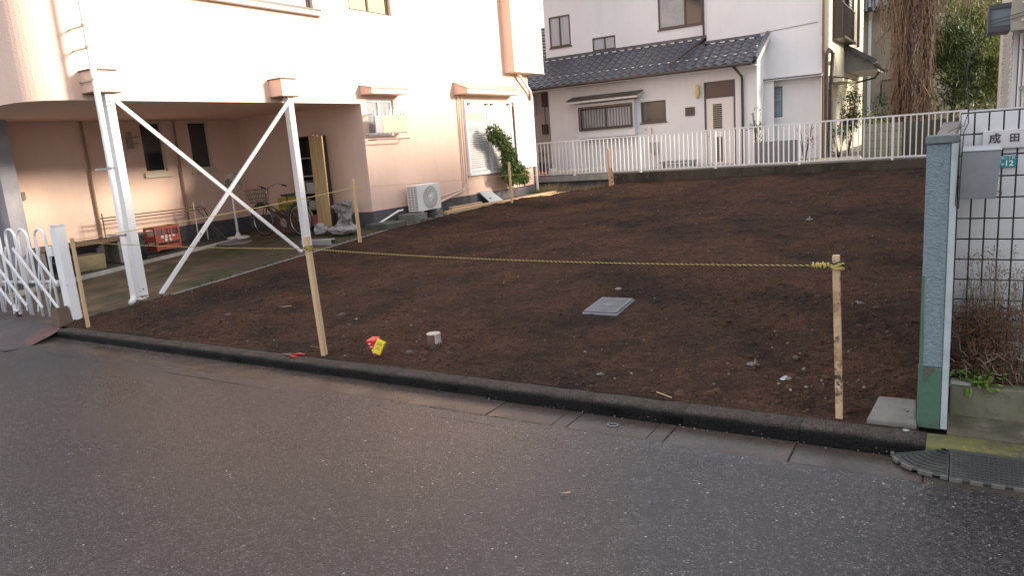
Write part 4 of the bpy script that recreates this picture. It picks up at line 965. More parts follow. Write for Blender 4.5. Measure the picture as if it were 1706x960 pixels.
# red and yellow blocks
xr, yr = -4.235, 4.46; z0 = sz(xr, yr)-.012
rd = root('red_marker', 'red plastic survey marker block tilted in the soil behind the kerb', 'marker', (xr, yr, z0))
V_ = lambda x, y, z: (xr+x*1.22, yr+y*1.2, z0+z*1.15)
ob('marker_body', MB().prism([V_(-.010, -.02, 0), V_(.024, -.02, 0), V_(.024, .02, 0), V_(-.010, .02, 0)], [V_(-.052, -.040, .122), V_(.034, -.036, .130), V_(.040, .020, .148), V_(-.038, .022, .142)]), red_m, rd, bevel=.005)
for dx_, zz in ((-.017, .10), (-.006, .075), (.001, .05), (.004, .028)):
    t_ = zz/.13; ob('printed_mark', MB().bar(V_(dx_-.010, -.0235-.020*t_, zz), V_(dx_+.010, -.0235-.020*t_, zz+.003), .009, .002), print_white, rd)
yl = root('yellow_marker', 'yellow plastic block leaning against the red survey marker', 'marker', (xr+.06, yr-.06, z0))
c0 = Vector(V_(.088, -.060, .092)); ux = Vector((.86, .2, -.42)).normalized()*.040; uz = Vector((.32, .30, .80)); uz = (uz-ux*uz.dot(ux)/ux.length_squared).normalized()*.062; un = ux.cross(uz).normalized()*.014
q = [c0-ux-uz, c0+ux-uz, c0+ux+uz, c0-ux+uz]
ob('block_body', MB().prism([p+un for p in q], [p-un for p in q]), yellow_m, yl, bevel=.006)
for k, (a, b) in enumerate(((.62, .7), (.35, .8), (-.1, .5), (-.4, .75))):
    sgn_ = 1 if un.y < 0 else -1
    s_ = MB(); base = c0+un*1.06*sgn_+uz*a*.8
    s_.bar(base-ux*b*.8, base+ux*b*.8, .005, .0015, side=tuple(uz)); ob('printed_line', s_, print_olive, yl)
# pliers
pl = root('pliers', 'red handled pliers lying on the kerb near the pale stake', 'pliers', (-5.08, 4.27, .094))
ob('handle', MB().tube([(-5.09, 4.255, .10), (-5.03, 4.225, .104), (-4.97, 4.225, .104)], [.006, .009, .007], 8), red_m, pl, smooth=True)
ob('handle', MB().tube([(-5.09, 4.275, .10), (-5.02, 4.305, .106), (-4.95, 4.30, .106)], [.006, .009, .007], 8), red_m, pl, smooth=True)
ob('jaws', MB().prism([(-5.20, 4.258, .096), (-5.09, 4.25, .096), (-5.09, 4.28, .096), (-5.20, 4.268, .096)], [(-5.20, 4.258, .104), (-5.09, 4.25, .11), (-5.09, 4.28, .11), (-5.20, 4.268, .104)]), chrome, pl)
# scraps
for nm, x, y, l, a, mt_, lab in [
    ('stick', -1.62, 4.345, .17, -.5, wood_lt, 'thin pale stick lying on the soil just behind the kerb'),
    ('stick', -4.95, 4.44, .16, -.1, leaf['dead_brown_stem'], 'thin brown twig lying by the middle stake'),
    ('stick', -6.65, 5.55, .22, .8, wood_old, 'bent straw coloured twig on the soil near the carport edging'),
    ('stick', -1.69, 3.06, .05, .75, wood_old, 'tiny straw coloured stick lying on the asphalt')]:
    z = (sz(x, y)+.012) if y > 4.3 else .004
    tag(ob(nm, MB().bar((x-l/2*cos(a), y-l/2*sin(a), z), (x+l/2*cos(a), y+l/2*sin(a), z), .006, .004), mt_), lab, 'stick')
def scrap(x, y, s_, mt_, lab, nm='plastic_scrap'):
    mb = MB(); n = 6; z = sz(x, y)+.008
    for j in range(n+1):
        for i in range(n+1):
            u, v = i/n-.5, j/n-.5; rr_ = max(abs(u), abs(v))/max(1e-6, sqrt(u*u+v*v))*(1+.55*noise.noise(Vector((atan2(v, u)*1.6, x*9, 0)))) if (u or v) else 1; mb.v.append((x+s_*u*rr_*1.2, y+s_*v*rr_*.9, z-.004+1.3*s_*abs(noise.noise(Vector((u*4.3+x*7, v*4.3, y))))*(1-1.6*max(abs(u), abs(v)))))
    for j in range(n):
        for i in range(n):
            a = j*(n+1)+i; mb.f.append((a, a+1, a+n+2, a+n+1)); mb.mi.append(0)
    return tag(ob(nm, mb, mt_, smooth=True), lab, 'scrap')
scr = M('crumpled_pale_plastic', (.20, .175, .165), .6, var=(30, (.08, .055, .045), .42, .56))
scrap(-1.18, 4.98, .075, scr, 'crumpled pale plastic scrap left of the mud spotted stake')
scrap(-.93, 4.82, .06, M('silver_foil', (.36, .37, .39), .35, metal=.4, var=(30, (.12, .10, .09), .5, .6)), 'silvery foil scrap closest to the mud spotted stake')
scrap(-2.18, 4.60, .05, scr, 'small pale scrap in the soil below the grey lid')
scrap(-.72, 6.9, .08, scr, 'white scrap on the soil near the top of the spotted stake')
scrap(-5.30, 5.35, .035, conc_lt, 'small white chip on the soil behind the pale middle stake')
scrap(-1.9, 11.6, .10, scr, 'pale scrap far back in the middle of the lot')
for x, y, s_, lab in ((-4.0, 4.62, .045, 'grey stone between the yellow block and the pipe stub'), (-5.6, 5.45, .05, 'grey stone on the soil left of the middle stake'), (-3.1, 7.1, .05, 'pale stone on the soil behind the grey lid'),
                      (-.95, 5.25, .028, 'flat dark stone behind the silvery foil scrap'), (-6.9, 5.0, .04, 'small stone near the slim stake')):
    mb = MB(); blob(mb, (x, y, sz(x, y)+.002), s_, .5, 9); tag(ob('stone', mb, peb_m if 'pale' in lab else M('grey_stone', (.085, .065, .055), .85, bump=(30, .5)) if 'grey_stone' not in bpy.data.materials else bpy.data.materials['grey_stone'], smooth=True), lab, 'stone')
# slab at the pillar foot
sl = tag(ob('concrete_slab', MB().prism([(-.405, 4.32, .03), (-.15, 4.32, .03), (-.17, 4.72, .03), (-.375, 4.70, .03)], [(-.40, 4.32, .125), (-.15, 4.32, .125), (-.17, 4.72, .13), (-.37, 4.70, .135)]), conc, bevel=.012), 'broken grey concrete slab at the foot of the blue pillar', 'slab')
scrap2 = MB(); blob(scrap2, (-.20, 4.29, .092), .022, .25, 8); tag(ob('white_lump', scrap2, conc_lt, smooth=True), 'white splash of dried mortar on the kerb by the pillar', 'mortar')

# ------------------------------------------------------------------ right: pillar, tile wall, planter, mailbox, ramps
pi_ = root('wall_pillar', 'rough blue grey stucco pillar with green painted base', 'pillar', (-.09, 4.47, .09))
ob('stucco_face', MB().box(-.150, -.040, 4.385, 4.52, .44, 1.645), pillar_m, pi_, bevel=.004)
ob('smooth_jamb', MB().box(-.0395, -.008, 4.375, 4.52, .09, 1.645), pillar_trim, pi_, bevel=.003)
ob('cap', MB().box(-.156, -.004, 4.37, 4.53, 1.646, 1.687), pillar_cap, pi_, bevel=.004)
ob('painted_base', MB().box(-.155, -.0405, 4.378, 4.52, .085, .438), pillar_green, pi_, bevel=.004)
ob('bare_patch', MB().prism([(-.128, 4.374, .438), (-.128, 4.374, .35), (-.075, 4.374, .438)], [(-.128, 4.379, .438), (-.128, 4.379, .35), (-.075, 4.379, .438)]), M('bare_brown_render', (.10, .085, .07), .9, bump=(50, .5)), pi_)
ob('green_streak', MB().prism([(-.1515, 4.381, .44), (-.132, 4.381, .44), (-.140, 4.381, .95), (-.1515, 4.381, .95)], [(-.1515, 4.3845, .44), (-.132, 4.3845, .44), (-.140, 4.3845, .95), (-.1515, 4.3845, .95)]), pillar_green, pi_)
ob('wire', MB().tube([(-.002, 4.37, 1.66), (-.004, 4.365, 1.64), (-.012, 4.365, 1.33), (.002, 4.365, 1.31), (.008, 4.37, 1.6), (.012, 4.40, 1.70), (.03, 4.45, 1.74), (.02, 4.5, 1.9)], .0028, 5), black_wire, pi_)
ob('wire', MB().tube([(-.06, 4.40, 1.70), (-.03, 4.42, 1.715), (.01, 4.44, 1.725), (.03, 4.47, 1.80), (.012, 4.5, 2.0), (.04, 4.55, 2.15), (.10, 4.6, 2.2), (.14, 4.62, 2.05), (.10, 4.66, 1.8)], .0018, 4), black_wire, pi_)
bwr = root('boundary_wall', 'grey block wall running back from the blue pillar along the lot', 'wall', (-.09, 11, .1))
for k in range(3):
    y = 4.53; i = 0
    while y < 18.3:
        l = .39 if not (i == 0 and k % 2) else .19
        l = min(l, 18.35-y)
        if l > .05: ob('block', MB().box(-.135, -.045, y+.004, y+l-.004, .12+.2*k+.003, .32+.2*k-.003), conc, bwr)
        y += l; i += 1
ob('core', MB().box(-.128, -.052, 4.53, 18.4, .1, .74), grout_m, bwr)
# sloping light coping pieces between pillar and tiled wall
ob('return_wall', MB().box(-.13, -.03, 4.53, 5.0, .2, 1.64), conc, pi_)
ob('coping', MB().prism([(-.13, 4.53, 1.645), (-.03, 4.53, 1.645), (.0, 4.99, 1.72), (-.10, 4.99, 1.72)], [(-.12, 4.53, 1.668), (-.035, 4.53, 1.668), (-.005, 4.99, 1.745), (-.09, 4.99, 1.745)]), conc, pi_)
tw = root('tiled_wall', 'white ceramic tiled front wall with dark grout behind the planter', 'wall', (.4, 5.05, .2))
ob('wall_core', MB().box(-.006, 1.6, 5.002, 5.16, .0, 1.79), grout_m, tw)
tp, tz = .0695, .1215
tme = MB().box(-tp/2+.0042, tp/2-.0042, -.006, .0, -tz/2+.0042, tz/2-.0042).mesh('tile', tile_m, bevel=.0012)
x00 = -.006+tp/2
for j in range(12):
    for i in range(13):
        x = x00+tp*i+.0; z = 1.787-tz*(j+.5) - (0 if j == 0 else 0)
        if j == 0: xx = x
        put('tile', tme, (x+(.0 if j else 0), 5.002, z+R.uniform(-.0006, .0006)), tw)
ob('top_coping', MB().box(-.006, 1.6, 5.0, 5.165, 1.791, 1.80), tile_m, tw)
np_ = root('nameplate', 'white marble nameplate with two black characters on the tiled wall', 'sign', (.2, 4.99, 1.57))
ob('plate', MB().box(.105, .312, 4.970, 4.994, 1.578, 1.680), marble, np_, bevel=.002)
text('lettering', '成', .058, print_black, (.163, 4.9685, 1.632), (1, 0, 0), (0, 0, 1), np_, bold=.0012)
text('lettering', '田', .050, print_black, (.255, 4.9685, 1.632), (1, 0, 0), (0, 0, 1), np_, bold=.0010)
ap = root('address_plate', 'teal enamel address plate reading 7-12 under the nameplate', 'sign', (.22, 4.992, 1.47))
ob('plate', MB().box(.150, .270, 4.984, 4.9945, 1.470, 1.535), teal, ap, bevel=.001)
text('lettering', '7-12', .044, print_white, (.217, 4.9825, 1.492), (1, 0, 0), (0, 0, 1), ap, bold=.0008)
text('lettering', '南成田三丁目', .017, print_white, (.212, 4.9825, 1.523), (1, 0, 0), (0, 0, 1), ap)
mlb = root('mailbox', 'grey sheet metal mailbox mounted on the wall end beside the pillar', 'mailbox', (.09, 4.7, 1.33))
ob('box_body', MB().prism([(.0, 4.60, 1.335), (.170, 4.60, 1.333), (.170, 4.76, 1.333), (.0, 4.76, 1.335)], [(.003, 4.60, 1.588), (.183, 4.60, 1.588), (.183, 4.76, 1.588), (.003, 4.76, 1.588)]), steel_m, mlb, bevel=.003)
ob('lid', MB().prism([(.0, 4.594, 1.589), (.187, 4.594, 1.589), (.187, 4.77, 1.589), (.0, 4.77, 1.589)], [(.004, 4.598, 1.598), (.180, 4.598, 1.597), (.180, 4.77, 1.61), (.004, 4.77, 1.61)]), M('pale_steel_edge', (.42, .44, .45), .4, metal=.3), mlb)
ob('latch', MB().tube([(.172, 4.62, 1.37), (.190, 4.61, 1.372), (.192, 4.61, 1.35)], .003, 5).tube([(.176, 4.61, 1.36), (.196, 4.61, 1.365)], .002, 4), brown_metal, mlb)
ob('bracket', MB().box(.03, .14, 4.76, 5.0, 1.40, 1.43), steel_m, mlb)
# planter
pt = root('planter', 'algae stained concrete planter in front of the tiled wall', 'planter', (.5, 4.7, .1))
ob('front_wall', MB().box(-.002, 1.6, 4.58, 4.68, .05, .285), conc_green, pt, bevel=.008)
ob('planter_soil', MB().box(.0, 1.6, 4.685, 5.0, .05, .25), clod_m, pt)
ob('top_edge', MB().box(-.002, .10, 4.575, 4.66, .286, .305), conc_lt, pt, bevel=.004)
mb = MB(); mb.prism([(-.006, 4.317, .0), (1.6, 4.317, .0), (1.6, 4.6, .0), (-.006, 4.6, .0)], [(-.006, 4.317, .088), (1.6, 4.317, .088), (1.6, 4.6, .11), (-.006, 4.6, .11)])
struct('entrance_slab', mb, M('damp_brown_concrete', (.13, .11, .08), .6, var=(5, (.07, .065, .045), .42, .62), bump=(70, .5, .006), var2=(12, (.2, .18, .15), .6, .75)))
# kerb ramps
def ramp(name, outline, label, mt_, y_kerb=4.138, rows=6):
    rt = root(name, label, 'kerb ramp', (sum(p[0] for p in outline)/len(outline), 4.0, .0), 'plastic ramps against the kerb')
    return rt
rm = root('kerb_ramp', 'curved end piece of the grey plastic kerb ramp', 'kerb ramp', (-.1, 4.05, 0), 'plastic kerb ramp pieces')
# curved end: quarter disc, centre (0.0, 4.135), radius .25 x, .22 y
def rz(y, y0=3.94): return .014+.070*max(0, min(1, (y-y0)/(4.135-y0)))
mb = MB(); n = 12; top = []; bot = []
for i in range(n+1):
    a = pi/2*i/n; x = .008-.262*sin(a); y = 4.135-.215*cos(a)
    top.append((x, y, .016)); bot.append((x, y, .0))
ctop = [(.008, 4.135, .082)]
for i in range(n):
    k = i % 3 == 1 
    # scalloped foot: gaps every third piece
    x0_, y0_ = top[i][:2]; x1_, y1_ = top[i+1][:2]
    mb.quad(ctop[0], (x1_, y1_, .022), (x0_, y0_, .022)) if False else None
    mb.quad((.008, 4.135, .082), top[i+1], top[i])
    if not k: mb.quad(top[i], top[i+1], bot[i+1], bot[i])
mb.quad((.008, 4.135, .082), top[0], bot[0], (.008, 4.135, 0))
ob('ramp_body', mb, rubber, rm)
mb = MB()
for i in range(1, 9):
    for j in range(1, 7+i):
        r_ = i/9.6; a = (pi/2)*(j+.0)/(7+i); x = .008-.262*sin(a)*r_; y = 4.135-.215*cos(a)*r_; z = .082-(.066)*r_
        mb.box(x-.009, x+.009, y-.006, y+.006, z-.004, z+.0045)
ob('tread_pads', mb, rubber, rm, kind='stuff')
mb = MB()
for i in range(n):
    if i % 3 == 1: continue
    a = Vector(top[i]); b = Vector(top[i+1]); mb.bar(a, b, .018, .016, side=(0, 0, 1))
ob('foot_rim', mb, M('worn_ramp_edge', (.12, .115, .10), .7, bump=(60, .4)), rm)
def straight(xa, xb, lab):
    r2 = root('kerb_ramp', lab, 'kerb ramp', ((xa+xb)/2, 4.05, 0), 'plastic kerb ramp pieces')
    mb = MB(); mb.prism([(xa, 3.92, .0), (xb, 3.92, .0), (xb, 4.135, .0), (xa, 4.135, .0)], [(xa, 3.92, .016), (xb, 3.92, .016), (xb, 4.135, .084), (xa, 4.135, .084)]); ob('ramp_body', mb, rubber, r2, bevel=.003)
    mb = MB(); nn = int((xb-xa)/.02)
    for i in range(nn):
        for j in range(9):
            x = xa+.018+.02*i+(.0); y = 3.945+.02*j
            if x < xb-.02: mb.box(x-.006, x+.006, y-.006, y+.006, .016+(y-3.92)/.215*.068-.003, .016+(y-3.92)/.215*.068+.0035)
    ob('tread_pads', mb, rubber, r2, kind='stuff')
    mb = MB(); x = xa
    while x < xb-.03:
        mb.box(x, min(x+.055, xb), 3.908, 3.925, .0, .018); x += .088
    ob('foot_rim', mb, bpy.data.materials['worn_ramp_edge'], r2, kind='stuff')
    mb = MB(); mb.box(xa, xa+.010, 3.925, 4.133, .0, .09) if False else None
straight(.012, .61, 'rectangular middle piece of the grey plastic kerb ramp')
straight(.614, 1.2, 'rectangular far right piece of the grey plastic kerb ramp')

# ------------------------------------------------------------------ low wall and white railing at the back
YF = 18.5
rw = root('retaining_wall', 'low dark stained concrete block wall under the white railing', 'wall', (-5, YF+.06, .3))
stain = M('dark_stained_concrete', (.075, .062, .048), .9, var=(1.3, (.036, .030, .024), .4, .62), bump=(50, .6, .008), var2=(5, (.14, .125, .10), .60, .75))
x = -11.4; i = 0
while x < .8:
    l = .4
    for k, (a, b) in enumerate(((.2, .62), (.625, .845))):
        if x < -8.2 and k == 1: ob('block', MB().box(x+.003, x+l-.003, YF-.03, YF+.12, .70, .845), conc_lt, rw)
        elif x < -8.2: ob('block', MB().box(x+.003, x+l-.003, YF+.06, YF+.14, a, .699), plinth_m, rw)
        else: ob('block', MB().box(x+.003, x+l-.003, YF-.05-(.03 if k == 0 else 0), YF+.10, a, b), stain, rw)
    x += l
ob('core', MB().box(-8.2, .8, YF+.02, YF+.62, .2, .835).box(-11.4, -8.2, YF+.14, YF+.62, .2, .835), conc, rw)
fn_ = root('white_railing', 'white steel railing with thin upright bars along the back of the lot', 'railing', (-5, YF, .85))
ob('top_rail', MB().box(-11.4, .12, YF-.02, YF+.02, 1.795, 1.83), white_paint, fn_)
ob('bottom_rail', MB().box(-11.4, .12, YF-.015, YF+.015, .895, .925), white_paint, fn_)
posts = [-11.2, -9.25, -7.28, -5.27, -3.28, -1.30, .08]
pme = MB().box(-.024, .024, -.024, .024, 0, 1.0).mesh('post', white_paint)
for p in posts: put('post', pme, (p, YF, .82), fn_)
bme = MB().box(-.013, .013, -.0105, .0105, 0, .88).mesh('baluster', white_paint)
for a, b in zip(posts, posts[1:]):
    n = max(1, round((b-a)/.117))
    for k in range(1, n): put('baluster', bme, (a+(b-a)*k/n, YF, .915), fn_)

# ------------------------------------------------------------------ white house
YL, YU, YR = 20.2, 21.6, 21.2
wh = root('white_house', 'two storey white house with grey tiled pent roof behind the railing', 'house', (-7, 24, .86))
def sc(x, z, y0, y1):     # move a point measured at depth y0 along its sight line to depth y1
    return x*y1/y0, 1.8+(z-1.8)*y1/y0
w = MB()
h1 = (-9.70, -8.16, 2.10, 2.75)
xl = -10.84
dw = (-7.87, -7.125, 2.165, 2.75)
door = (-6.00, -5.225, .87, 3.08)
wall_y(w, YL, xl, -4.62, .6, 3.75, [dw, door], .08)
w.quad((-4.62, YL, .6), (-4.62, YR, .6), (-4.62, YR, 3.9), (-4.62, YL, 3.9))
w.quad((xl, YR, .6), (xl, YL, .6), (xl, YL, 3.75), (xl, YR, 3.75))
up = [(-11.41, -10.66, 4.80, 5.74), (-9.92, -9.15, 4.50, 4.90), (-7.76, -6.44, 4.84, 6.2)]
wall_y(w, YU, -11.58, -6.15, 3.6, 7.2, up, .08)
w.quad((-11.58, YU, 3.6), (-11.58, 30, 3.6), (-11.58, 30, 7.2), (-11.58, YU, 7.2))
sw = (-4.60, -4.19, 2.02, 2.84)
wall_y(w, YR+.04, -4.62, -3.2, .6, 2.99, [sw], .08)
wall_y(w, YR, -6.22, -3.2, 2.99, 7.2, [], .08)
w.quad((-6.22, YU, 3.6), (-6.22, YR, 3.6), (-6.22, YR, 7.2), (-6.22, YU, 7.2))
w.quad((-6.22, YR, 2.99), (-3.2, YR, 2.99), (-3.2, YR+.04, 2.99), (-6.22, YR+.04, 2.99))
ob('front_wall', w, house_white, wh)
w = MB(); sdw = (23.2, 25.6, 4.2, 6.4)
wall_x(w, -3.198, YR, 30.6, .6, 7.2, [sdw, (22.0, 23.0, .87, 2.7)], .1)
ob('side_wall', w, house_side, wh)
ob('side_door', MB().box(-3.30, -3.27, 22.0, 23.0, .86, 2.7), brown_metal, wh)
# roof over everything (outside the frame but it must be there)
ob('upper_roof', MB().prism([(-12.1, 20.9, 7.2), (-2.6, 20.9, 7.2), (-2.6, 31, 7.2), (-12.1, 31, 7.2)], [(-10, 25.5, 9.0), (-5, 25.5, 9.0), (-5, 26.2, 9.0), (-10, 26.2, 9.0)]), roof_m, wh)
def window_y(parent, Yp, x0_, x1_, z0_, z1_, fr, gl, fw=.04, rec=.05, mull=(), sill=None):
    f = MB(); a = Yp+rec
    f.box(x0_, x0_+fw, a, a+.04, z0_, z1_); f.box(x1_-fw, x1_, a, a+.04, z0_, z1_)
    f.box(x0_+fw, x1_-fw, a, a+.04, z0_, z0_+fw); f.box(x0_+fw, x1_-fw, a, a+.04, z1_-fw, z1_)
    for q in mull: f.box(q-fw/2, q+fw/2, a-.006, a+.04, z0_+fw, z1_-fw)
    wn = ob('window', f, fr, parent, loc=((x0_+x1_)/2, a, z0_))
    ed = [x0_+fw] + [q for m_ in mull for q in (m_-fw/2, m_+fw/2)] + [x1_-fw]
    for i in range(0, len(ed), 2):
        g_ = gl[(i//2) % len(gl)] if isinstance(gl, list) else gl
        p = MB(); p.box(ed[i], ed[i+1], a+.022, a+.03, z0_+fw, z1_-fw); ob('pane', p, g_, wn)
    if sill: ob('sill', MB().box(x0_-.03, x1_+.03, Yp-.03, Yp+rec, z0_-.04, z0_-.002), fr, wn)
    return wn
window_y(wh, YU, *up[0], bronze, curtain_m, .045, .0, mull=(-11.03,), sill=1)
window_y(wh, YU, *up[1], bronze, curtain_m, .04, .0, mull=(-9.5,), sill=1)
window_y(wh, YU, *up[2], bronze, [glass_pale, glass_dark], .05, .0, mull=(-6.95,), sill=1)
window_y(wh, YL, *dw, bronze, glass_dark, .045, .02, sill=1)
sl_ = window_y(wh, YR+.04, *sw, M('grey_brown_frame', (.16, .13, .11), .5), M('blue_curtain_glass', (.22, .28, .36), .25, var=(2, (.33, .38, .42), .45, .6), stretch=(1, 1, 9)), .03, .02)
# pent roof with individual tiles
def roof_y(z): return 19.7+(z-3.46)/.51
slope = math.atan(.51)
pent = put('pent_roof', MB().prism([(-11.9, 19.72, 3.40), (-4.55, 19.72, 3.40), (-4.55, YR, 3.40+.51*(YR-19.72)), (-11.9, YR, 3.40+.51*(YR-19.72))],
    [(-11.9, 19.72, 3.455), (-4.55, 19.72, 3.455), (-4.55, YR, 3.455+.51*(YR-19.72)), (-11.9, YR, 3.455+.51*(YR-19.72))]).mesh('pent_roof', brown_metal, (-8, 19.7, 3.4)), (-8, 19.7, 3.4), wh)
ob('roof_infill', MB().prism([(-11.9, YR-.001, 4.16), (-6.22, YR-.001, 4.16), (-6.22, YU+.02, 4.36), (-11.9, YU+.02, 4.36)], [(-11.9, YR-.001, 4.215), (-6.22, YR-.001, 4.215), (-6.22, YU+.02, 4.415), (-11.9, YU+.02, 4.415)]), brown_metal, wh)
tw_, tl_ = .262, .262
def tile_mesh():
    mb = MB(); n = 8; wq = tw_*1.06; lq = tl_*1.12
    prof = [(-.5+i/n) for i in range(n+1)]
    hh = lambda u: .026*sin(u*2*pi)*(-1) + (.012 if u > .3 else 0)
    for y, zo in ((-lq/2, .022), (lq/2, .0)):
        for u in prof:
            mb.v.append((u*wq, y*cos(slope)-zo*sin(slope)*0, y*sin(slope)+zo+hh(u)))
    for i in range(n): mb.f.append((i, i+1, n+2+i, n+1+i)); mb.mi.append(0)
    k = len(mb.v)
    for u in prof: mb.v.append((u*wq, -lq/2*cos(slope), -lq/2*sin(slope)+.004+hh(u)*.8))
    for i in range(n): mb.f.append((k+i, k+i+1, i+1, i)); mb.mi.append(0)
    return mb.mesh('roof_tile', roof_m, smooth=False)
tme2 = tile_mesh()
nrow = 8
cnt = 0
for r_ in range(nrow):
    s_ = .10+tl_*r_; y = 19.7+s_*cos(slope); z = 3.46+s_*sin(slope)+.02
    if r_ > 6 and True: xmax = -6.3
    else: xmax = -4.6
    ymaxR = YR-.1
    x = -11.78
    while x < xmax:
        if not (y > ymaxR and x > -6.3) and cnt < 300: put('roof_tile', tme2, (x, y, z), wh); cnt += 1
        x += tw_
# top ridge course with mortar flashes
ob('ridge_course', MB().box(-11.75, -6.25, YU-.14, YU-.001, 4.40, 4.49), roof_m, wh)
ob('ridge_course', MB().box(-6.24, -4.75, YR-.14, YR-.001, 4.19, 4.27), roof_m, wh)
x = -11.5
mome = MB().box(-.075, .075, -.03, .0, -.022, .022).mesh('ridge_mortar', roof_mortar, bevel=.012)
while x < -6.4: put('ridge_mortar', mome, (x, YU-.145, 4.385), wh); x += .262
x = -6.0
while x < -4.9: put('ridge_mortar', mome, (x, YR-.145, 4.175), wh); x += .262
ob('gutter', MB().tube([(-11.95, 19.66, 3.42), (-4.62, 19.66, 3.42)], .045, 8), brown_metal, wh)
ob('bargeboard', MB().prism([(-4.52, 19.7, 3.36), (-4.49, 19.7, 3.36), (-4.49, YR, 3.36+.51*1.5), (-4.52, YR, 3.36+.51*1.5)], [(-4.52, 19.7, 3.48), (-4.49, 19.7, 3.48), (-4.49, YR, 3.50+.51*1.5), (-4.52, YR, 3.50+.51*1.5)]), roof_mortar, wh)
ob('verge_tiles', MB().tube([(-4.55, 19.68, 3.53), (-4.55, YR-.05, 3.53+.51*1.45)], .06, 8), roof_m, wh)
ob('roof_soffit', MB().box(-11.9, -4.55, 19.75, YL, 3.36, 3.385), house_white, wh)
# roof pipe
ob('roof_pipe', MB().tube([(-6.28, YR-.06, 7.2), (-6.28, YR-.06, 4.42), (-6.30, YR-.12, 4.32), (-6.78, 19.66, 3.62)], .03, 8), brown_metal, wh)
ob('roof_downpipe', MB().tube([(-5.12, 19.68, 3.42), (-5.06, 19.75, 3.32), (-5.0, 20.12, 3.16), (-4.99, 20.14, 3.05), (-4.99, 20.14, .87)], .033, 8), brown_metal, wh)
# box window with bars
bxw = put('box_window', None, (-8.8, YL, 1.9), wh)
f = MB(); X0, X1 = -9.78, -7.98; yb = YL-.25
wall_y(f, yb, X0, X1, 1.85, 2.84, [(-9.70, -8.04, 2.10, 2.72)], .1)
f.quad((X0, YL, 1.85), (X0, yb, 1.85), (X0, yb, 2.84), (X0, YL, 2.84)); f.quad((X1, yb, 1.85), (X1, YL, 1.85), (X1, YL, 2.84), (X1, yb, 2.84)); f.quad((X0, yb, 1.85), (X0, YL, 1.85), (X1, YL, 1.85), (X1, yb, 1.85))
ob('box_surround', f, house_white, bxw)
window_y(bxw, yb, -9.70, -8.04, 2.10, 2.72, bronze, [glass_pale, curtain_m], .05, .04, mull=(-8.88,))
for i in range(19):
    ob('window_bar', MB().box(-9.66+.088*i, -9.645+.088*i, yb-.05, yb-.035, 2.1, 2.73), bronze, bxw) if i == 0 else put('window_bar', bpy.data.objects['window_bar'].data, WL['window_bar']+Vector((.088*i, 0, 0)), bxw)
ob('bar_frame', MB().box(-9.72, -8.02, yb-.055, yb-.03, 2.73, 2.76).box(-9.72, -8.02, yb-.055, yb-.03, 2.07, 2.10).box(-9.72, -9.69, yb-.055, yb-.03, 2.10, 2.73).box(-8.05, -8.02, yb-.055, yb-.03, 2.10, 2.73), bronze, bxw)
ob('box_hood', MB().prism([(-10.0, yb-.22, 2.88), (-7.8, yb-.22, 2.88), (-7.8, YL, 2.93), (-10.0, YL, 2.93)], [(-10.0, yb-.22, 2.94), (-7.8, yb-.22, 2.94), (-7.8, YL, 3.07), (-10.0, YL, 3.07)]), roof_mortar, bxw)
ob('hood_top', MB().prism([(-10.02, yb-.24, 2.941), (-7.78, yb-.24, 2.941), (-7.78, YL, 3.072), (-10.02, YL, 3.072)], [(-10.02, yb-.24, 2.965), (-7.78, yb-.24, 2.965), (-7.78, YL, 3.096), (-10.02, YL, 3.096)]), brown_metal, bxw)
ob('box_base', MB().box(X0+.08, X1+.01, yb-.01, YL, 1.825, 1.849), brown_metal, bxw)
# door
dr = put('back_door', None, (-5.6, YL, .87), wh)
ob('transom', MB().box(-6.0, -5.225, YL+.02, YL+.05, 2.69, 3.08), M('brown_transom_glass', (.10, .055, .045), .3), dr)
ob('door_frame', MB().box(-6.03, -5.99, YL-.01, YL+.06, .87, 3.1).box(-5.235, -5.195, YL-.01, YL+.06, .87, 3.1).box(-5.99, -5.235, YL-.01, YL+.06, 3.07, 3.1).box(-5.99, -5.235, YL-.01, YL+.06, 2.66, 2.69), bronze, dr)
ob('door_leaf', MB().box(-5.985, -5.24, YL+.02, YL+.055, .88, 2.655), M('cream_door_paint', (.72, .68, .65), .5), dr)
for a, b in ((1.82, 2.50), (.95, 1.62)):
    ob('louvre_panel', MB().box(-5.80, -5.56, YL+.012, YL+.018, a, b), brown_metal, dr)
    s = MB()
    for k in range(int((b-a)/.055)): s.box(-5.79, -5.57, YL+.004, YL+.012, a+.02+.055*k, a+.045+.055*k)
    ob('louvre_slats', s, M('beige_louvre', (.30, .26, .21), .5) if 'beige_louvre' not in bpy.data.materials else bpy.data.materials['beige_louvre'], dr)
ob('door_handle', MB().tube([(-5.93, YL+.02, 1.66), (-5.93, YL-.03, 1.66), (-5.86, YL-.03, 1.66)], .012, 6), chrome, dr)
# wall lamp, vent, gas meter, little plaques
wl_ = put('wall_lantern', None, (-6.18, YL, 2.88), wh)
ob('lamp_glass', MB().tube([(-6.18, YL-.09, 2.70), (-6.18, YL-.09, 2.75), (-6.18, YL-.09, 3.0), (-6.18, YL-.09, 3.06)], [.03, .055, .055, .02], 10), amber_m, wl_, smooth=True)
ob('lamp_arm', MB().box(-6.24, -6.12, YL-.1, YL, 2.86, 2.90).box(-6.2, -6.16, YL-.02, YL, 2.75, 3.0), amber_m, wl_)
ob('vent_grille', MB().box(-6.56, -6.30, YL-.03, YL, 2.25, 2.48), bronze, wh)
ob('gas_meter', MB().box(-7.58, -7.38, YL-.14, YL, 1.30, 1.60).tube([(-7.54, YL-.07, 1.6), (-7.54, YL-.07, 2.0)], .014, 6).tube([(-7.42, YL-.07, 1.3), (-7.42, YL-.07, .87)], .014, 6), M('grey_meter', (.38, .37, .36), .5), wh, bevel=0)
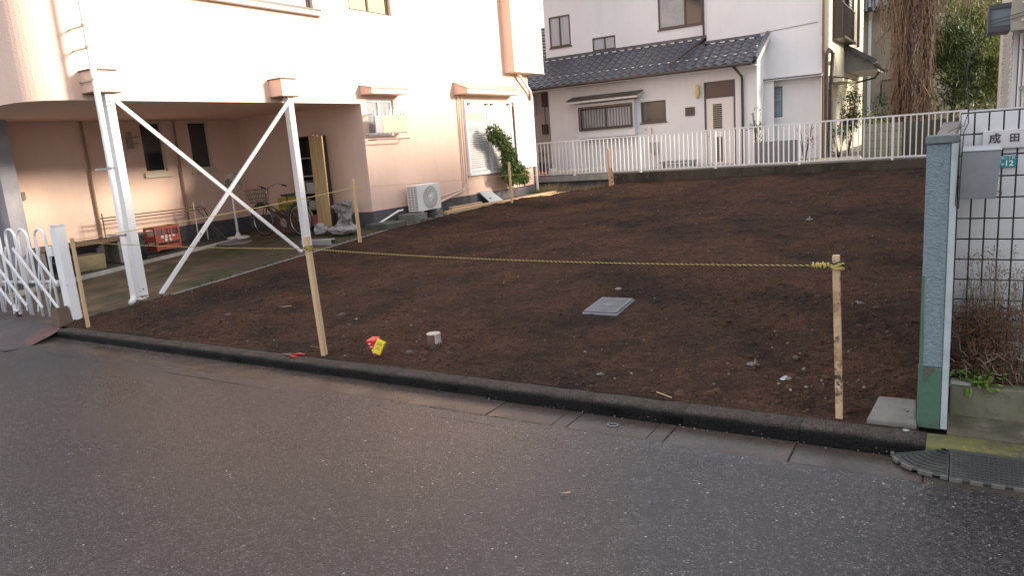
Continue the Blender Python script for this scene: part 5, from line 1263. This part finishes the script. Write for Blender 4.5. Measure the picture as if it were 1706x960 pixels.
ob('small_plaque', MB().box(-7.80, -7.70, YL-.02, YL, 1.94, 2.03).box(-7.79, -7.71, YL-.021, YL-.02, 1.82, 1.88), roof_mortar, wh)
tag(ob('garden_bench', MB().box(-7.18, -6.18, 19.7, 20.0, 1.00, 1.05).box(-7.12, -7.06, 19.75, 19.95, .86, 1.0).box(-6.3, -6.24, 19.75, 19.95, .86, 1.0).box(-7.06, -6.3, 19.72, 19.75, .92, .97), M('grey_bench', (.22, .24, .23), .6)), 'low grey bench standing against the white house wall', 'bench')
# ledge over the recessed right part, with trim line
ob('ledge', MB().prism([(-4.62, 20.9, 2.99), (-3.15, 20.9, 2.99), (-3.15, YR+.04, 2.99), (-4.62, YR+.04, 2.99)], [(-4.62, 20.9, 3.03), (-3.15, 20.9, 3.03), (-3.15, YR, 3.09), (-4.62, YR, 3.09)]), roof_mortar, wh)
ob('ledge_flashing', MB().box(-4.95, -3.13, 20.885, 20.90, 3.02, 3.045), brown_metal, wh)
ob('corner_strip', MB().box(-4.62, -4.36, 20.98, 21.0, .8, 2.985), house_white, wh)
ob('seam_trim', MB().prism([(-6.1, YR-.012, 4.20), (-3.3, YR-.012, 4.36), (-3.3, YR, 4.36), (-6.1, YR, 4.20)], [(-6.1, YR-.012, 4.22), (-3.3, YR-.012, 4.38), (-3.3, YR, 4.38), (-6.1, YR, 4.22)]), M('grey_trim_line', (.3, .28, .28), .6), wh)
ob('corner_pipe', MB().tube([(-3.15, YR-.05, 7.2), (-3.15, YR-.05, .87)], .035, 8), M('copper_brown_pipe', (.16, .085, .06), .4), wh)
ob('side_pipe', MB().tube([(-3.0, 21.5, 3.6), (-3.02, 21.2, 3.64), (-3.06, 21.05, 3.5), (-3.06, 21.05, .87)], .05, 8).tube([(-2.98, 21.6, 3.58), (-3.0, 21.5, 2.9), (-3.0, 21.42, .87)], .05, 8), brown_metal, wh)
ob('entrance_hood', MB().prism([(-3.2, 21.5, 2.82), (-2.72, 21.5, 2.82), (-2.72, 24.4, 2.86), (-3.2, 24.4, 2.86)], [(-3.2, 21.5, 2.98), (-2.72, 21.5, 2.90), (-2.72, 24.4, 2.93), (-3.2, 24.4, 3.0)]), house_side, wh)
ob('hood_flashing', MB().prism([(-3.2, 21.48, 2.985), (-2.70, 21.48, 2.905), (-2.70, 24.42, 2.935), (-3.2, 24.42, 3.005)], [(-3.2, 21.48, 3.01), (-2.70, 21.48, 2.93), (-2.70, 24.42, 2.96), (-3.2, 24.42, 3.03)]), brown_metal, wh)
ob('side_lamp', MB().lathe((-3.17, 22.2, 3.36), [(.05, 0), (.07, .05), (.04, .1)], 10, 'x'), amber_m, wh, smooth=True)
bx = put('balcony_window', None, (-3.0, 24.4, 4.2), wh)
ob('window_frame', MB().box(-3.2, -2.95, 23.1, 23.2, 4.15, 6.4).box(-3.2, -2.95, 25.6, 25.7, 4.15, 6.4).box(-3.2, -2.88, 23.1, 25.7, 4.08, 4.15), brown_metal, bx)
ob('pane', MB().box(-3.24, -3.22, 23.2, 25.6, 4.2, 6.4), glass_pale, bx)
s = MB()
for k in range(14): s.box(-2.95, -2.93, 23.15+.19*k, 23.17+.19*k, 4.15, 5.0)
s.box(-2.96, -2.92, 23.1, 25.7, 5.0, 5.04); ob('rail_bars', s, brown_metal, bx)
s = MB()
for k in range(24): s.box(-3.02, -3.0, 25.0, 25.6, 4.2+.09*k, 4.25+.09*k)
ob('louvre_shutter', s, ac_grey, bx)
ob('balcony_pipe', MB().tube([(-3.1, 28.2, 7.2), (-3.1, 28.2, 4.2)], .05, 7), brown_metal, wh)
# little tiled porch roof on the side wall
pc = put('porch_roof', None, (-2.8, 27, 3.3), wh)
A = [(-3.2, 25.6), (-2.35, 25.6), (-2.35, 29.5), (-3.2, 29.5)]
ob('porch_soffit', MB().prism([(-3.2, 25.6, 3.28), (-2.35, 25.6, 3.28), (-2.35, 29.5, 3.28), (-3.2, 29.5, 3.28)], [(-3.2, 25.6, 4.02), (-2.35, 25.6, 3.45), (-2.35, 29.5, 3.45), (-3.2, 29.5, 4.02)]), M('grey_soffit', (.22, .215, .21), .7), pc)
for k in range(3):
    ob('porch_tile', MB().tube([(-3.15+.28*k, 25.5, 4.0-.19*k), (-3.15+.28*k, 29.5, 4.0-.19*k)], .09, 8), roof_m, pc)
ob('porch_tile_row', MB().bar((-3.2, 25.52, 4.08), (-2.30, 25.52, 3.50), .12, .12), roof_m, pc)
ob('porch_gutter', MB().tube([(-2.3, 25.5, 3.4), (-2.3, 29.6, 3.4)], .05, 7).tube([(-2.3, 27.5, 3.4), (-2.5, 27.5, 3.1), (-3.1, 27.5, 3.0)], .035, 6), brown_metal, pc)
# left wing with its own roof, further back
lwg = put('left_wing', None, (-13, 23, .86), wh)
ob('wing_wall', MB().box(-16, -11.0, 21.0, 21.1, .6, 3.6), M('grey_wing_stucco', (.42, .39, .38), .9, bump=(50, .3)), lwg)
ob('wing_roof', MB().prism([(-17, 20.3, 3.46), (-11.85, 20.3, 3.46), (-11.6, 24.5, 5.86), (-17, 24.5, 5.86)], [(-17, 20.3, 3.52), (-11.85, 20.3, 3.52), (-11.6, 24.5, 5.92), (-17, 24.5, 5.92)]), roof_m, lwg)
s = MB()
for r_ in range(18):
    for c_ in range(10):
        x = -13.8+tw_*c_; y = 20.35+.235*r_; z = 3.545+(y-20.3)*.571
        if x < -11.75+(y-20.3)*.05: s.prism([(x-.12, y-.12, z-.035), (x+.13, y-.12, z-.06), (x+.13, y+.13, z+.09), (x-.12, y+.13, z+.1)], [(x-.12, y-.12, z+.03), (x+.13, y-.12, z-.01), (x+.13, y+.13, z+.10), (x-.12, y+.13, z+.11)])
ob('wing_tiles', s, roof_m, lwg, kind='stuff')
ob('wing_meter', MB().box(-11.55, -11.35, 20.93, 21.0, 2.1, 2.4).tube([(-11.42, 20.96, 2.4), (-11.42, 20.96, 3.3)], .012, 5), brown_metal, lwg)
ob('wing_box', MB().box(-12.2, -11.75, 20.88, 21.0, 2.75, 3.3), house_white, lwg)
ob('wing_vent', MB().box(-11.5, -11.32, 20.93, 21.0, 2.95, 3.4), M('brown_vent', (.10, .05, .04), .6), lwg)

# ------------------------------------------------------------------ beige house further back
h2 = root('beige_house', 'beige house with small tiled eave seen behind the hanging dry vines', 'house', (-1.2, 36, .86))
f = MB(); wall_y(f, 34, -3.9, 2.2, .6, 6.2, [(-2.55, -1.7, 4.0, 5.3), (-2.9, -1.8, 2.3, 3.3)], .08); f.quad((-3.9, 40, .6), (-3.9, 34, .6), (-3.9, 34, 6.2), (-3.9, 40, 6.2)); f.quad((2.2, 34, .6), (2.2, 40, .6), (2.2, 40, 6.2), (2.2, 34, 6.2))
ob('wall', f, M('beige_stucco', (.36, .32, .25), .9, var=(1, (.3, .26, .2), .4, .7)), h2)
window_y(h2, 34, -2.55, -1.7, 4.0, 5.3, bronze, glass_dark, .06, .03)
window_y(h2, 34, -2.9, -1.8, 2.3, 3.3, bronze, M('tan_screen', (.25, .2, .16), .7), .06, .03)
ob('roof', MB().prism([(-4.4, 33.4, 6.0), (2.7, 33.4, 6.0), (2.7, 40.4, 6.0), (-4.4, 40.4, 6.0)], [(-3, 36.5, 7.8), (1.5, 36.5, 7.8), (1.5, 37, 7.8), (-3, 37, 7.8)]), roof_m, h2)
s = MB()
for k in range(27): s.tube([(-4.35+.27*k, 33.35, 6.05), (-4.35+.26*k*.9, 34.6, 6.8)], .09, 6)
ob('eave_tiles', s, roof_m, h2, kind='stuff')
ob('downpipe', MB().tube([(-3.3, 33.9, 6.0), (-3.3, 33.9, .87)], .06, 8), white_pipe, h2)
# cream block wall behind the railing
cb_ = root('cream_block_wall', 'cream and mossy block wall standing behind the railing bars', 'wall', (-2, 20.4, .86))
yard_blk = M('dark_weathered_block', (.085, .08, .06), .9, var=(2, (.045, .048, .03), .4, .65), bump=(40, .6, .008))
for k in range(4):
    x = -2.12
    while x < .9:
        l = .30 if x < -1.4 else .4; ob('block', MB().box(x+.006, x+l-.006, 20.3, 20.42, .86+.2*k+.004, 1.06+.2*k-.004), blockwall_m if x < -1.4 else yard_blk, cb_); x += l
ob('core', MB().box(-2.12, 1.2, 20.31, 20.41, .86, 1.65), grout_m, cb_)
tag(ob('small_grey_fence', MB().box(-4.5, -3.4, 19.2, 19.24, .86, 1.42), M('grey_sheet', (.15, .15, .16), .6)), 'low dark grey panel behind the railing under the small window', 'panel')
tag(ob('paving_stone', MB().box(-2.95, -2.0, 18.9, 19.3, .86, .93), M('tan_stone', (.42, .36, .26), .8), bevel=.02), 'tan stone slab lying behind the railing posts', 'slab')

# ------------------------------------------------------------------ right neighbour building (its corner shows at the right edge)
nb = root('neighbour_building', 'pale building with beige panels at the right edge above the tiled wall', 'building', (4, 12, 0))
nbw = M('pale_siding', (.60, .58, .54), .7, var=(2, (.5, .47, .42), .4, .7))
ob('rear_wing', MB().box(.66, 9, 13.6, 20, 0, 5.2), nbw, nb)
ob('unseen_shade_wing', MB().box(1.15, 17, 5.5, 13.4, 0, 5.1), nbw, nb)  # unseen wing added to shade lot and road; both wings' heights set for shade
ob('roof', MB().box(1.05, 17.2, 5.4, 13.5, 5.101, 5.2).box(.6, 9.2, 13.51, 20.2, 5.201, 5.3), roof_m, nb)
s = MB()
for k in range(48): s.box(.60-.012*(k % 2), .655, 13.62, 13.75, 1.0+.055*k, 1.05+.055*k)
ob('corrugated_edge', s, white_slat, nb, kind='stuff')
s = MB()
for k in range(46): s.box(.52-.010*(k % 2), .56, 14.3, 14.5, 1.0+.045*k, 1.04+.045*k)
ob('corrugated_edge', s, nbw, nb, kind='stuff')
ob('edge_backing', MB().box(.56, .66, 14.2, 14.6, .5, 3.0), nbw, nb)
ob('white_pipe', MB().tube([(.70, 13.3, .9), (.70, 13.3, 2.85)], .022, 8).tube([(.755, 13.3, .9), (.755, 13.3, 2.85)], .022, 8), white_paint, nb)
ob('white_strip', MB().box(.62, .67, 13.45, 13.59, .9, 2.9), white_paint, nb)
for z in (2.62, 2.05): ob('pipe_bracket', MB().box(.69, .86, 13.2, 13.24, z, z+.045), chrome, nb)
ob('dark_slot', MB().box(.775, .80, 13.35, 13.59, 1.6, 2.9), dark_m, nb)
ob('beige_panel', MB().box(.545, 1.3, 12.9, 13.02, 2.86, 4.6), M('beige_green_panel', (.40, .40, .32), .6, var=(3, (.33, .33, .26), .4, .7)), nb, bevel=.01)
s = MB()
for z in (2.98, 3.22, 3.42):
    s.box(.66, .70, 12.87, 12.9, z, z+.03)
ob('insulator', s, white_slat, nb)
ob('dark_window_box', MB().box(.27, .54, 12.95, 13.6, 2.88, 2.96).box(.27, .54, 12.95, 13.6, 3.2, 3.26).box(.27, .30, 12.95, 13.6, 2.96, 3.2).box(.30, .54, 13.5, 13.6, 2.96, 3.2), M('dark_grey_box', (.07, .075, .085), .5), nb)
ob('window_box_glass', MB().box(.30, .54, 12.99, 13.0, 2.96, 3.2), M('grey_blue_glass', (.16, .20, .24), .25), nb)
for z in (3.10, 3.05):
    ob('service_wire', MB().tube(sag((.30, 12.95, z-.06), (1.6, 12.6, z+.18), .02), .006, 4), black_wire, nb)
ob('ac_box', MB().box(.43, .55, 12.95, 13.1, 3.34, 3.48), ac_white, nb)

# ------------------------------------------------------------------ vegetation
def leaf_quad(mb, p, d, l, w_, up=(0, 0, 1)):
    d = Vector(d).normalized(); s = d.cross(Vector(up)+Vector((R.uniform(-.6, .6), R.uniform(-.6, .6), R.uniform(-.3, .3))))
    if s.length < 1e-4: s = Vector((1, 0, 0))
    s.normalize(); p = Vector(p)
    mb.quad(p, p+d*l*.5+s*w_/2, p+d*l, p+d*l*.5-s*w_/2)
def rdir(zb=0): 
    v = Vector((R.gauss(0, 1), R.gauss(0, 1), R.gauss(0, 1)+zb)); return v.normalized()
def crown(name, clumps, mt_, parent, n, l, w_, droop=0.0):
    """leaf clumps: list of (centre, radius vector)"""
    mb = MB(); tot = sum(r[0]*r[1]*r[2] for c, r in clumps)
    for c, r in clumps:
        for _ in range(int(n*r[0]*r[1]*r[2]/tot)+4):
            v = rdir(); q = R.random()**.45
            p = Vector((c[0]+v.x*r[0]*q, c[1]+v.y*r[1]*q, c[2]+v.z*r[2]*q))
            if n != 6501 and noise.noise(p*1.9) < -.22: continue
            d = v*.6+rdir()*.8+Vector((0, 0, -droop)); s = R.uniform(.6, 1.3)
            leaf_quad(mb, p, d, l*s, w_*s)
    return ob(name, mb, mt_, parent)
def limbs(name, base, top, r0, parent, n=6, spread=.6, mt_=None, z_from=.35):
    mb = MB(); b = Vector(base); t = Vector(top); H = (t-b).length
    pts = [b.lerp(t, i/5)+Vector((R.uniform(-1, 1), R.uniform(-1, 1), 0))*(.02*H if 0 < i < 5 else 0) for i in range(6)]
    mb.tube(pts, [r0*(1-.14*i) for i in range(6)], 8)
    for k in range(n):
        u = z_from+(1-z_from)*k/n; s = b.lerp(t, u); a = R.uniform(0, 2*pi); e = s+Vector((cos(a)*spread, sin(a)*spread, spread*.8))
        mb.tube([s, s.lerp(e, .5)+Vector((0, 0, -.05*spread)), e], [r0*.4, r0*.28, r0*.1], 5)
    return ob(name, mb, mt_ or bark_m, parent)
def tree(label, base, h, rx, rz_, mt_, n, l=.10, w_=.05, cat='tree', name='evergreen_tree', ncl=14, droop=.2, group=None, low=.3):
    t = root(name, label, cat, base, group)
    limbs('trunk', base, (base[0], base[1], base[2]+h*.85), .035*h*.6, t, 7, rx*.6)
    cl = []
    for _ in range(ncl):
        a = R.uniform(0, 2*pi); u = R.uniform(low, 1); rad = rx*(1-.5*abs(u-.55))*R.uniform(.2, .75)
        s = R.uniform(.28, .5)*rx; cl.append(((base[0]+cos(a)*rad, base[1]+sin(a)*rad, base[2]+h*u*.93), (s, s, s*.8)))
    crown('crown', cl, mt_, t, n, l, w_, droop)
    return t
G = .86
# shrub drooping in front of the shutters
bs = root('shrub', 'narrow leafy green shrub drooping across the louvred shutters', 'shrub', (-9.55, 15.7, .48))
pth = [(-9.62, 14.98, 2.16), (-9.62, 15.22, 2.06), (-9.62, 15.45, 1.88), (-9.6, 15.6, 1.65), (-9.6, 15.75, 1.42), (-9.58, 15.95, 1.2), (-9.56, 16.12, 1.05)]
cl = [((x, y, z), (.14, .17+.012*i, .20)) for i, (x, y, z) in enumerate(pth)] + [((-9.6, 15.5, 1.55), (.13, .18, .25)), ((-9.6, 15.75, 1.05), (.14, .28, .18)), ((-9.6, 15.4, 1.2), (.10, .14, .2))]
crown('crown', cl, leaf['glossy_green_leaf'], bs, 6501, .13, .026, .6)
mb = MB()
for _ in range(7):
    x, y = -9.6+R.uniform(-.06, .06), 15.72+R.uniform(-.1, .1); t = R.choice(pth)
    mb.tube([(x, y, .45), ((x+t[0])/2, (y+t[1])/2+.06, (t[2]+.45)/2), t], [.008, .007, .004], 5)
ob('stem', mb, leaf['dead_brown_stem'], bs)
# weeds in the back left corner
mb = MB()
for _ in range(5200):
    x = R.uniform(-11, -7.9); y = R.uniform(17.2, 18.45); 
    if y < 18.4-(x+7.9)/(-1.6)*1.2: continue
    if x < PX+.15 and y < 17.6: continue
    z = max(g_lot(x, y), .45) if x > -9.4 else .455; h = R.uniform(.04, .22)*(1.3 if x < -9.3 else .7)
    d = Vector((R.uniform(-.5, .5), R.uniform(-.5, .5), 1)).normalized(); s = Vector((d.y, -d.x, 0)).normalized()*.006 if abs(d.x)+abs(d.y) > .01 else Vector((.006, 0, 0))
    mb.quad(Vector((x, y, z-.01))-s, Vector((x, y, z-.01))+s, Vector((x, y, z))+d*h)
tag(ob('dry_grass', mb, leaf['dry_straw'], kind='stuff'), 'straw coloured dry grass in the back left corner of the lot', 'grass')
mb = MB()
for _ in range(420):
    x = -9.93+abs(R.gauss(0, .22)); y = R.gauss(17.62, .16); d = rdir(1.2); leaf_quad(mb, (x, y, .46), d, R.uniform(.06, .16), .016)
tag(ob('green_weeds', mb, leaf['fresh_green_leaf'], kind='stuff'), 'fresh green weeds at the far corner of the pink house', 'weeds')
for i, (x, y, h, b) in enumerate(((-9.9, 18.1, .95, .25), (-9.35, 18.2, .8, -.1), (-8.35, 18.2, .55, .05), (-9.6, 18.0, .7, .5))):
    tag(ob('dry_stalk', MB().tube([(x, y, .44), (x+b*.3, y, .44+h*.6), (x+b, y, .44+h)], [.006, .004, .002], 4), leaf['pale_dead_twig']), ['tall arching dry stalk in front of the railing', 'thin upright dry stalk in the back left corner', 'short dry stalk near the far stake', 'dry stalk bending right in the weedy corner'][i], 'stalk')
rp = root('red_planter', 'small red plant trough behind the railing at its left end', 'planter', (-10.3, 18.85, G)); ob('trough', MB().box(-10.72, -10.26, 18.75, 18.95, G, G+.15), red_m, rp, bevel=.01); ob('rim', MB().box(-10.74, -10.24, 18.73, 18.97, G+.15, G+.17), orange_red, rp)
tag(ob('white_pot', MB().lathe((-10.1, 18.82, G), [(.09, 0), (.12, .16), (.10, .2), (.04, .2)], 14), ac_white, smooth=True), 'round white pot beside the red trough behind the railing', 'pot')
def shrub(label, x, y, z, h, r, mt_, n, l, w_, name='shrub', stems=5, cat='shrub', ncl=8, droop=.2, low=.35):
    t = root(name, label, cat, (x, y, z))
    mb = MB()
    for _ in range(stems):
        a = R.uniform(0, 2*pi); mb.tube([(x, y, z-.01), (x+cos(a)*r*.3, y+sin(a)*r*.3, z+h*.5), (x+cos(a)*r*.6, y+sin(a)*r*.6, z+h*.9)], [.014, .010, .005], 5)
    ob('stem', mb, bark_m, t)
    cl = []
    for _ in range(ncl):
        a = R.uniform(0, 2*pi); q = R.uniform(.1, .65)*r; s = r*R.uniform(.35, .6); cl.append(((x+cos(a)*q, y+sin(a)*q, z+h*R.uniform(low, .92)), (s, s, s)))
    crown('crown', cl, mt_, t, n, l, w_, droop); return t
shrub('dark leafy shrub behind the left end of the railing', -10.75, 19.3, G, .75, .35, leaf['dark_green_leaf'], 700, .09, .035)
shrub('slender nandina with tufts of leaves by the dark downpipe', -4.46, 19.5, G, 1.45, .22, leaf['dark_green_leaf'], 520, .12, .022, 'nandina', 4, 'plant', 7, -.1, .3)
shrub('dense dark green bush against the side of the white house', -2.62, 22.0, G, 1.9, .52, leaf['dark_green_leaf'], 2600, .085, .035, ncl=14, low=.3)
shrub('twiggy reddish bush behind the railing near the house corner', -3.3, 19.4, G, .95, .35, leaf['dead_brown_stem'], 260, .1, .02, ncl=7, low=.2)
shrub('low dark bush left of the cream block wall', -2.55, 19.6, G, .85, .34, leaf['dark_green_leaf'], 700, .08, .03)
shrub('rounded yellow green bush above the cream block wall', -1.95, 21.6, G, 1.25, .42, leaf['yellow_green_leaf'], 1600, .06, .03, ncl=10, low=.6)
shrub('dark bush at the back beside the beige house', -2.1, 25.5, G, 1.7, .55, leaf['dark_green_leaf'], 1300, .09, .04, ncl=9)
# vine tree
vt = root('vine_covered_tree', 'two trunk tree shrouded in brown hanging dry vines', 'tree', (-1.2, 23, G))
mb = MB()
ob('trunk', MB().tube([(-1.36, 22.9, G-.05), (-1.33, 22.95, 2.2), (-1.45, 23, 4.0), (-1.3, 23, 6.5)], [.13, .11, .11, .08], 9), bark_m, vt)
ob('trunk', MB().tube([(-.86, 22.75, G-.05), (-.88, 22.75, 2.4), (-.80, 22.8, 4.2), (-.7, 22.9, 6.5)], [.13, .12, .13, .1], 9), bark_m, vt)
ob('limb', MB().tube([(-1.4, 23, 4.6), (-1.9, 23, 5.3), (-2.4, 22.9, 5.6)], [.07, .05, .03], 6).tube([(-.8, 23.1, 4.8), (-.1, 23, 5.6), (.8, 23, 5.9)], [.08, .06, .04], 6).tube([(-1.2, 23, 5.6), (-.4, 22.8, 6.2)], [.06, .03], 6), bark_m, vt)
mb = MB()
for _ in range(1250):
    k = R.random()
    if k < .42: x = R.gauss(-1.42, .10); z1 = R.uniform(2.2, 6.2); L_ = R.uniform(.5, 2.2)
    elif k < .66: x = R.gauss(-.90, .08); z1 = R.uniform(2.2, 6.2); L_ = R.uniform(.5, 2.2)
    elif k < .88: x = R.uniform(-2.0, -.7); z1 = R.uniform(4.5, 6.2); L_ = R.uniform(.3, 1.5)*R.uniform(.4, 1.2)
    else: x = R.uniform(-.6, .75); z1 = R.uniform(4.9, 6.3); L_ = R.uniform(.3, 1.3)
    y = 22.75+R.gauss(0, .2); z0 = max(G+.1, z1-L_); q = []
    dx = R.gauss(0, .09); 
    for i in range(5):
        u = i/4; q.append((x+dx*u*2+.14*noise.noise(Vector((x*9, u*2.2, z1)))*(u+.3), y+.05*sin(u*4+x*9), z1+(z0-z1)*u))
    mb.tube(q, R.uniform(.004, .011), 3, False)
for _ in range(2600):
    x = R.choice([R.gauss(-1.42, .14), R.gauss(-.92, .10), R.uniform(-2.0, -.6)]); z = R.uniform(G+.3, 6.0)
    if -1.25 < x < -1.02 and z < 4: continue
    if x < -1.75 and z < 3.9: continue
    if -.7 < x: z = R.uniform(4.5, 6)
    leaf_quad(mb, (x, 22.7+R.gauss(0, .18), z), rdir(-.8), R.uniform(.05, .14), .018)
ob('hanging_vines', mb, leaf['brown_dry_vine'], vt, kind='stuff')
# evergreen mass
tree('dark evergreen tree just right of the vine covered trunks', (-.25, 25.2, G), 3.6, 1.05, 1, leaf['dark_green_leaf'], 8000, .13, .045, ncl=20)
tree('mid green bamboo like tree with feathery foliage behind the railing', (.15, 27.0, G), 4.6, 1.35, 1, leaf['mid_green_leaf'], 16000, .15, .03, ncl=26, droop=.5)
tree('yellow green tree at the right next to the pale building', (1.05, 25.0, G), 3.3, .95, 1, leaf['yellow_green_leaf'], 9000, .14, .03, ncl=18, droop=.4)
tree('tall olive green tree behind the other evergreens', (1.0, 30.5, G), 6.5, 1.9, 1, leaf['mid_green_leaf'], 8000, .16, .05, ncl=26)
tree('tall dark tree far behind the beige house', (3.3, 36.0, G), 8, 2.8, 1, leaf['dark_green_leaf'], 7000, .22, .09, ncl=26)
tree('far dark tree closing the gap over the evergreens', (-.3, 45.0, G), 10, 3.2, 1, leaf['dark_green_leaf'], 7000, .26, .11, ncl=28, low=.15)
tree('far leafy tree behind the white house roof', (-6.5, 48.0, G), 8, 3.0, 1, leaf['mid_green_leaf'], 4500, .26, .11, ncl=20)
mb = MB()
for _ in range(3200):
    x = R.uniform(-1.2, 3.5); y = R.uniform(23.6, 25); z = G+R.random()**1.4*1.5
    leaf_quad(mb, (x, y, z), rdir(.3), R.uniform(.08, .16), .05)
tag(ob('undergrowth', mb, leaf['dark_green_leaf'], kind='stuff'), 'dark tangled undergrowth below the evergreen trees', 'undergrowth')
# planter plants
ps = root('dry_shrub', 'sparse half dead azalea shrub in front of the white tiles', 'shrub', (.2, 4.86, .25))
mb = MB(); tips = []
for _ in range(120):
    x = R.uniform(.02, .55); y = R.uniform(4.78, 4.95); a = R.uniform(-.5, .5); h = R.uniform(.35, .78)*(1 if x > .10 else .75)
    q = [(x, y, .24)]
    for i in range(1, 5): q.append((x+a*h*.25*i*.5+R.gauss(0, .012), min(4.97, y+R.gauss(0, .012)), .24+h*i/4))
    mb.tube(q, [.0035, .003, .0025, .0018, .0012], 4); tips += [Vector(p) for p in q[2:]]
ob('branches', mb, leaf['pale_dead_twig'], ps)
mb = MB()
for _ in range(5200):
    t = R.choice(tips)+Vector((R.gauss(0, .02), R.gauss(0, .02), R.gauss(0, .02)))
    if t.y > 4.985: t.y = 4.98
    if t.z > .55 or R.random() < .35: leaf_quad(mb, t, rdir(.4), R.uniform(.009, .019), .007)
ob('leaves', mb, leaf['olive_leaf'], ps)
ds = root('dead_brown_bush', 'tangled reddish brown dead stems above the green weeds in the planter', 'shrub', (.15, 4.76, .25))
mb = MB()
for _ in range(1300):
    x = R.gauss(.17, .11); y = R.uniform(4.64, 4.88); z = .28+.42*R.random()**1.3
    d = rdir(.25)*R.uniform(.03, .09); p = Vector((max(.01, x), y, z)); e = p+d; m_ = (p+e)/2+rdir()*.015
    mb.tube([p, m_, e], R.uniform(.0014, .0034), 3, False)
ob('dead_stems', mb, leaf['dead_brown_stem'], ds, kind='stuff')
mb = MB()
for _ in range(60):
    p = Vector((max(.01, R.gauss(.12, .08)), R.uniform(4.62, 4.76), R.uniform(.3, .46))); e = p+rdir(.1)*R.uniform(.06, .14)
    mb.tube([p, (p+e)/2+rdir()*.02, e], .0022, 4, False)
ob('pale_twigs', mb, leaf['pale_dead_twig'], ds)
gw = root('green_weed', 'bright green leafy weed hanging over the planter edge', 'plant', (.12, 4.65, .28))
mb = MB()
for k in range(240):
    x = R.gauss(.13, .065); y = R.uniform(4.58, 4.72); z = R.uniform(.27, .36)
    leaf_quad(mb, (max(.01, x), y, z), (R.uniform(-1, 1), R.uniform(-1, -.1), R.uniform(-.4, .6)), R.uniform(.022, .05), .016)
for k in range(14):
    leaf_quad(mb, (.09+R.gauss(0, .01), 4.57, .28), (R.uniform(-.3, .2), -.3, -1), R.uniform(.03, .06), .014)
for k in range(16):
    leaf_quad(mb, (.16+R.uniform(0, .05), 4.57, .29), (.8, -.4, -.4+R.uniform(-.2, .2)), R.uniform(.03, .05), .013)
ob('leaves', mb, leaf['fresh_green_leaf'], gw)
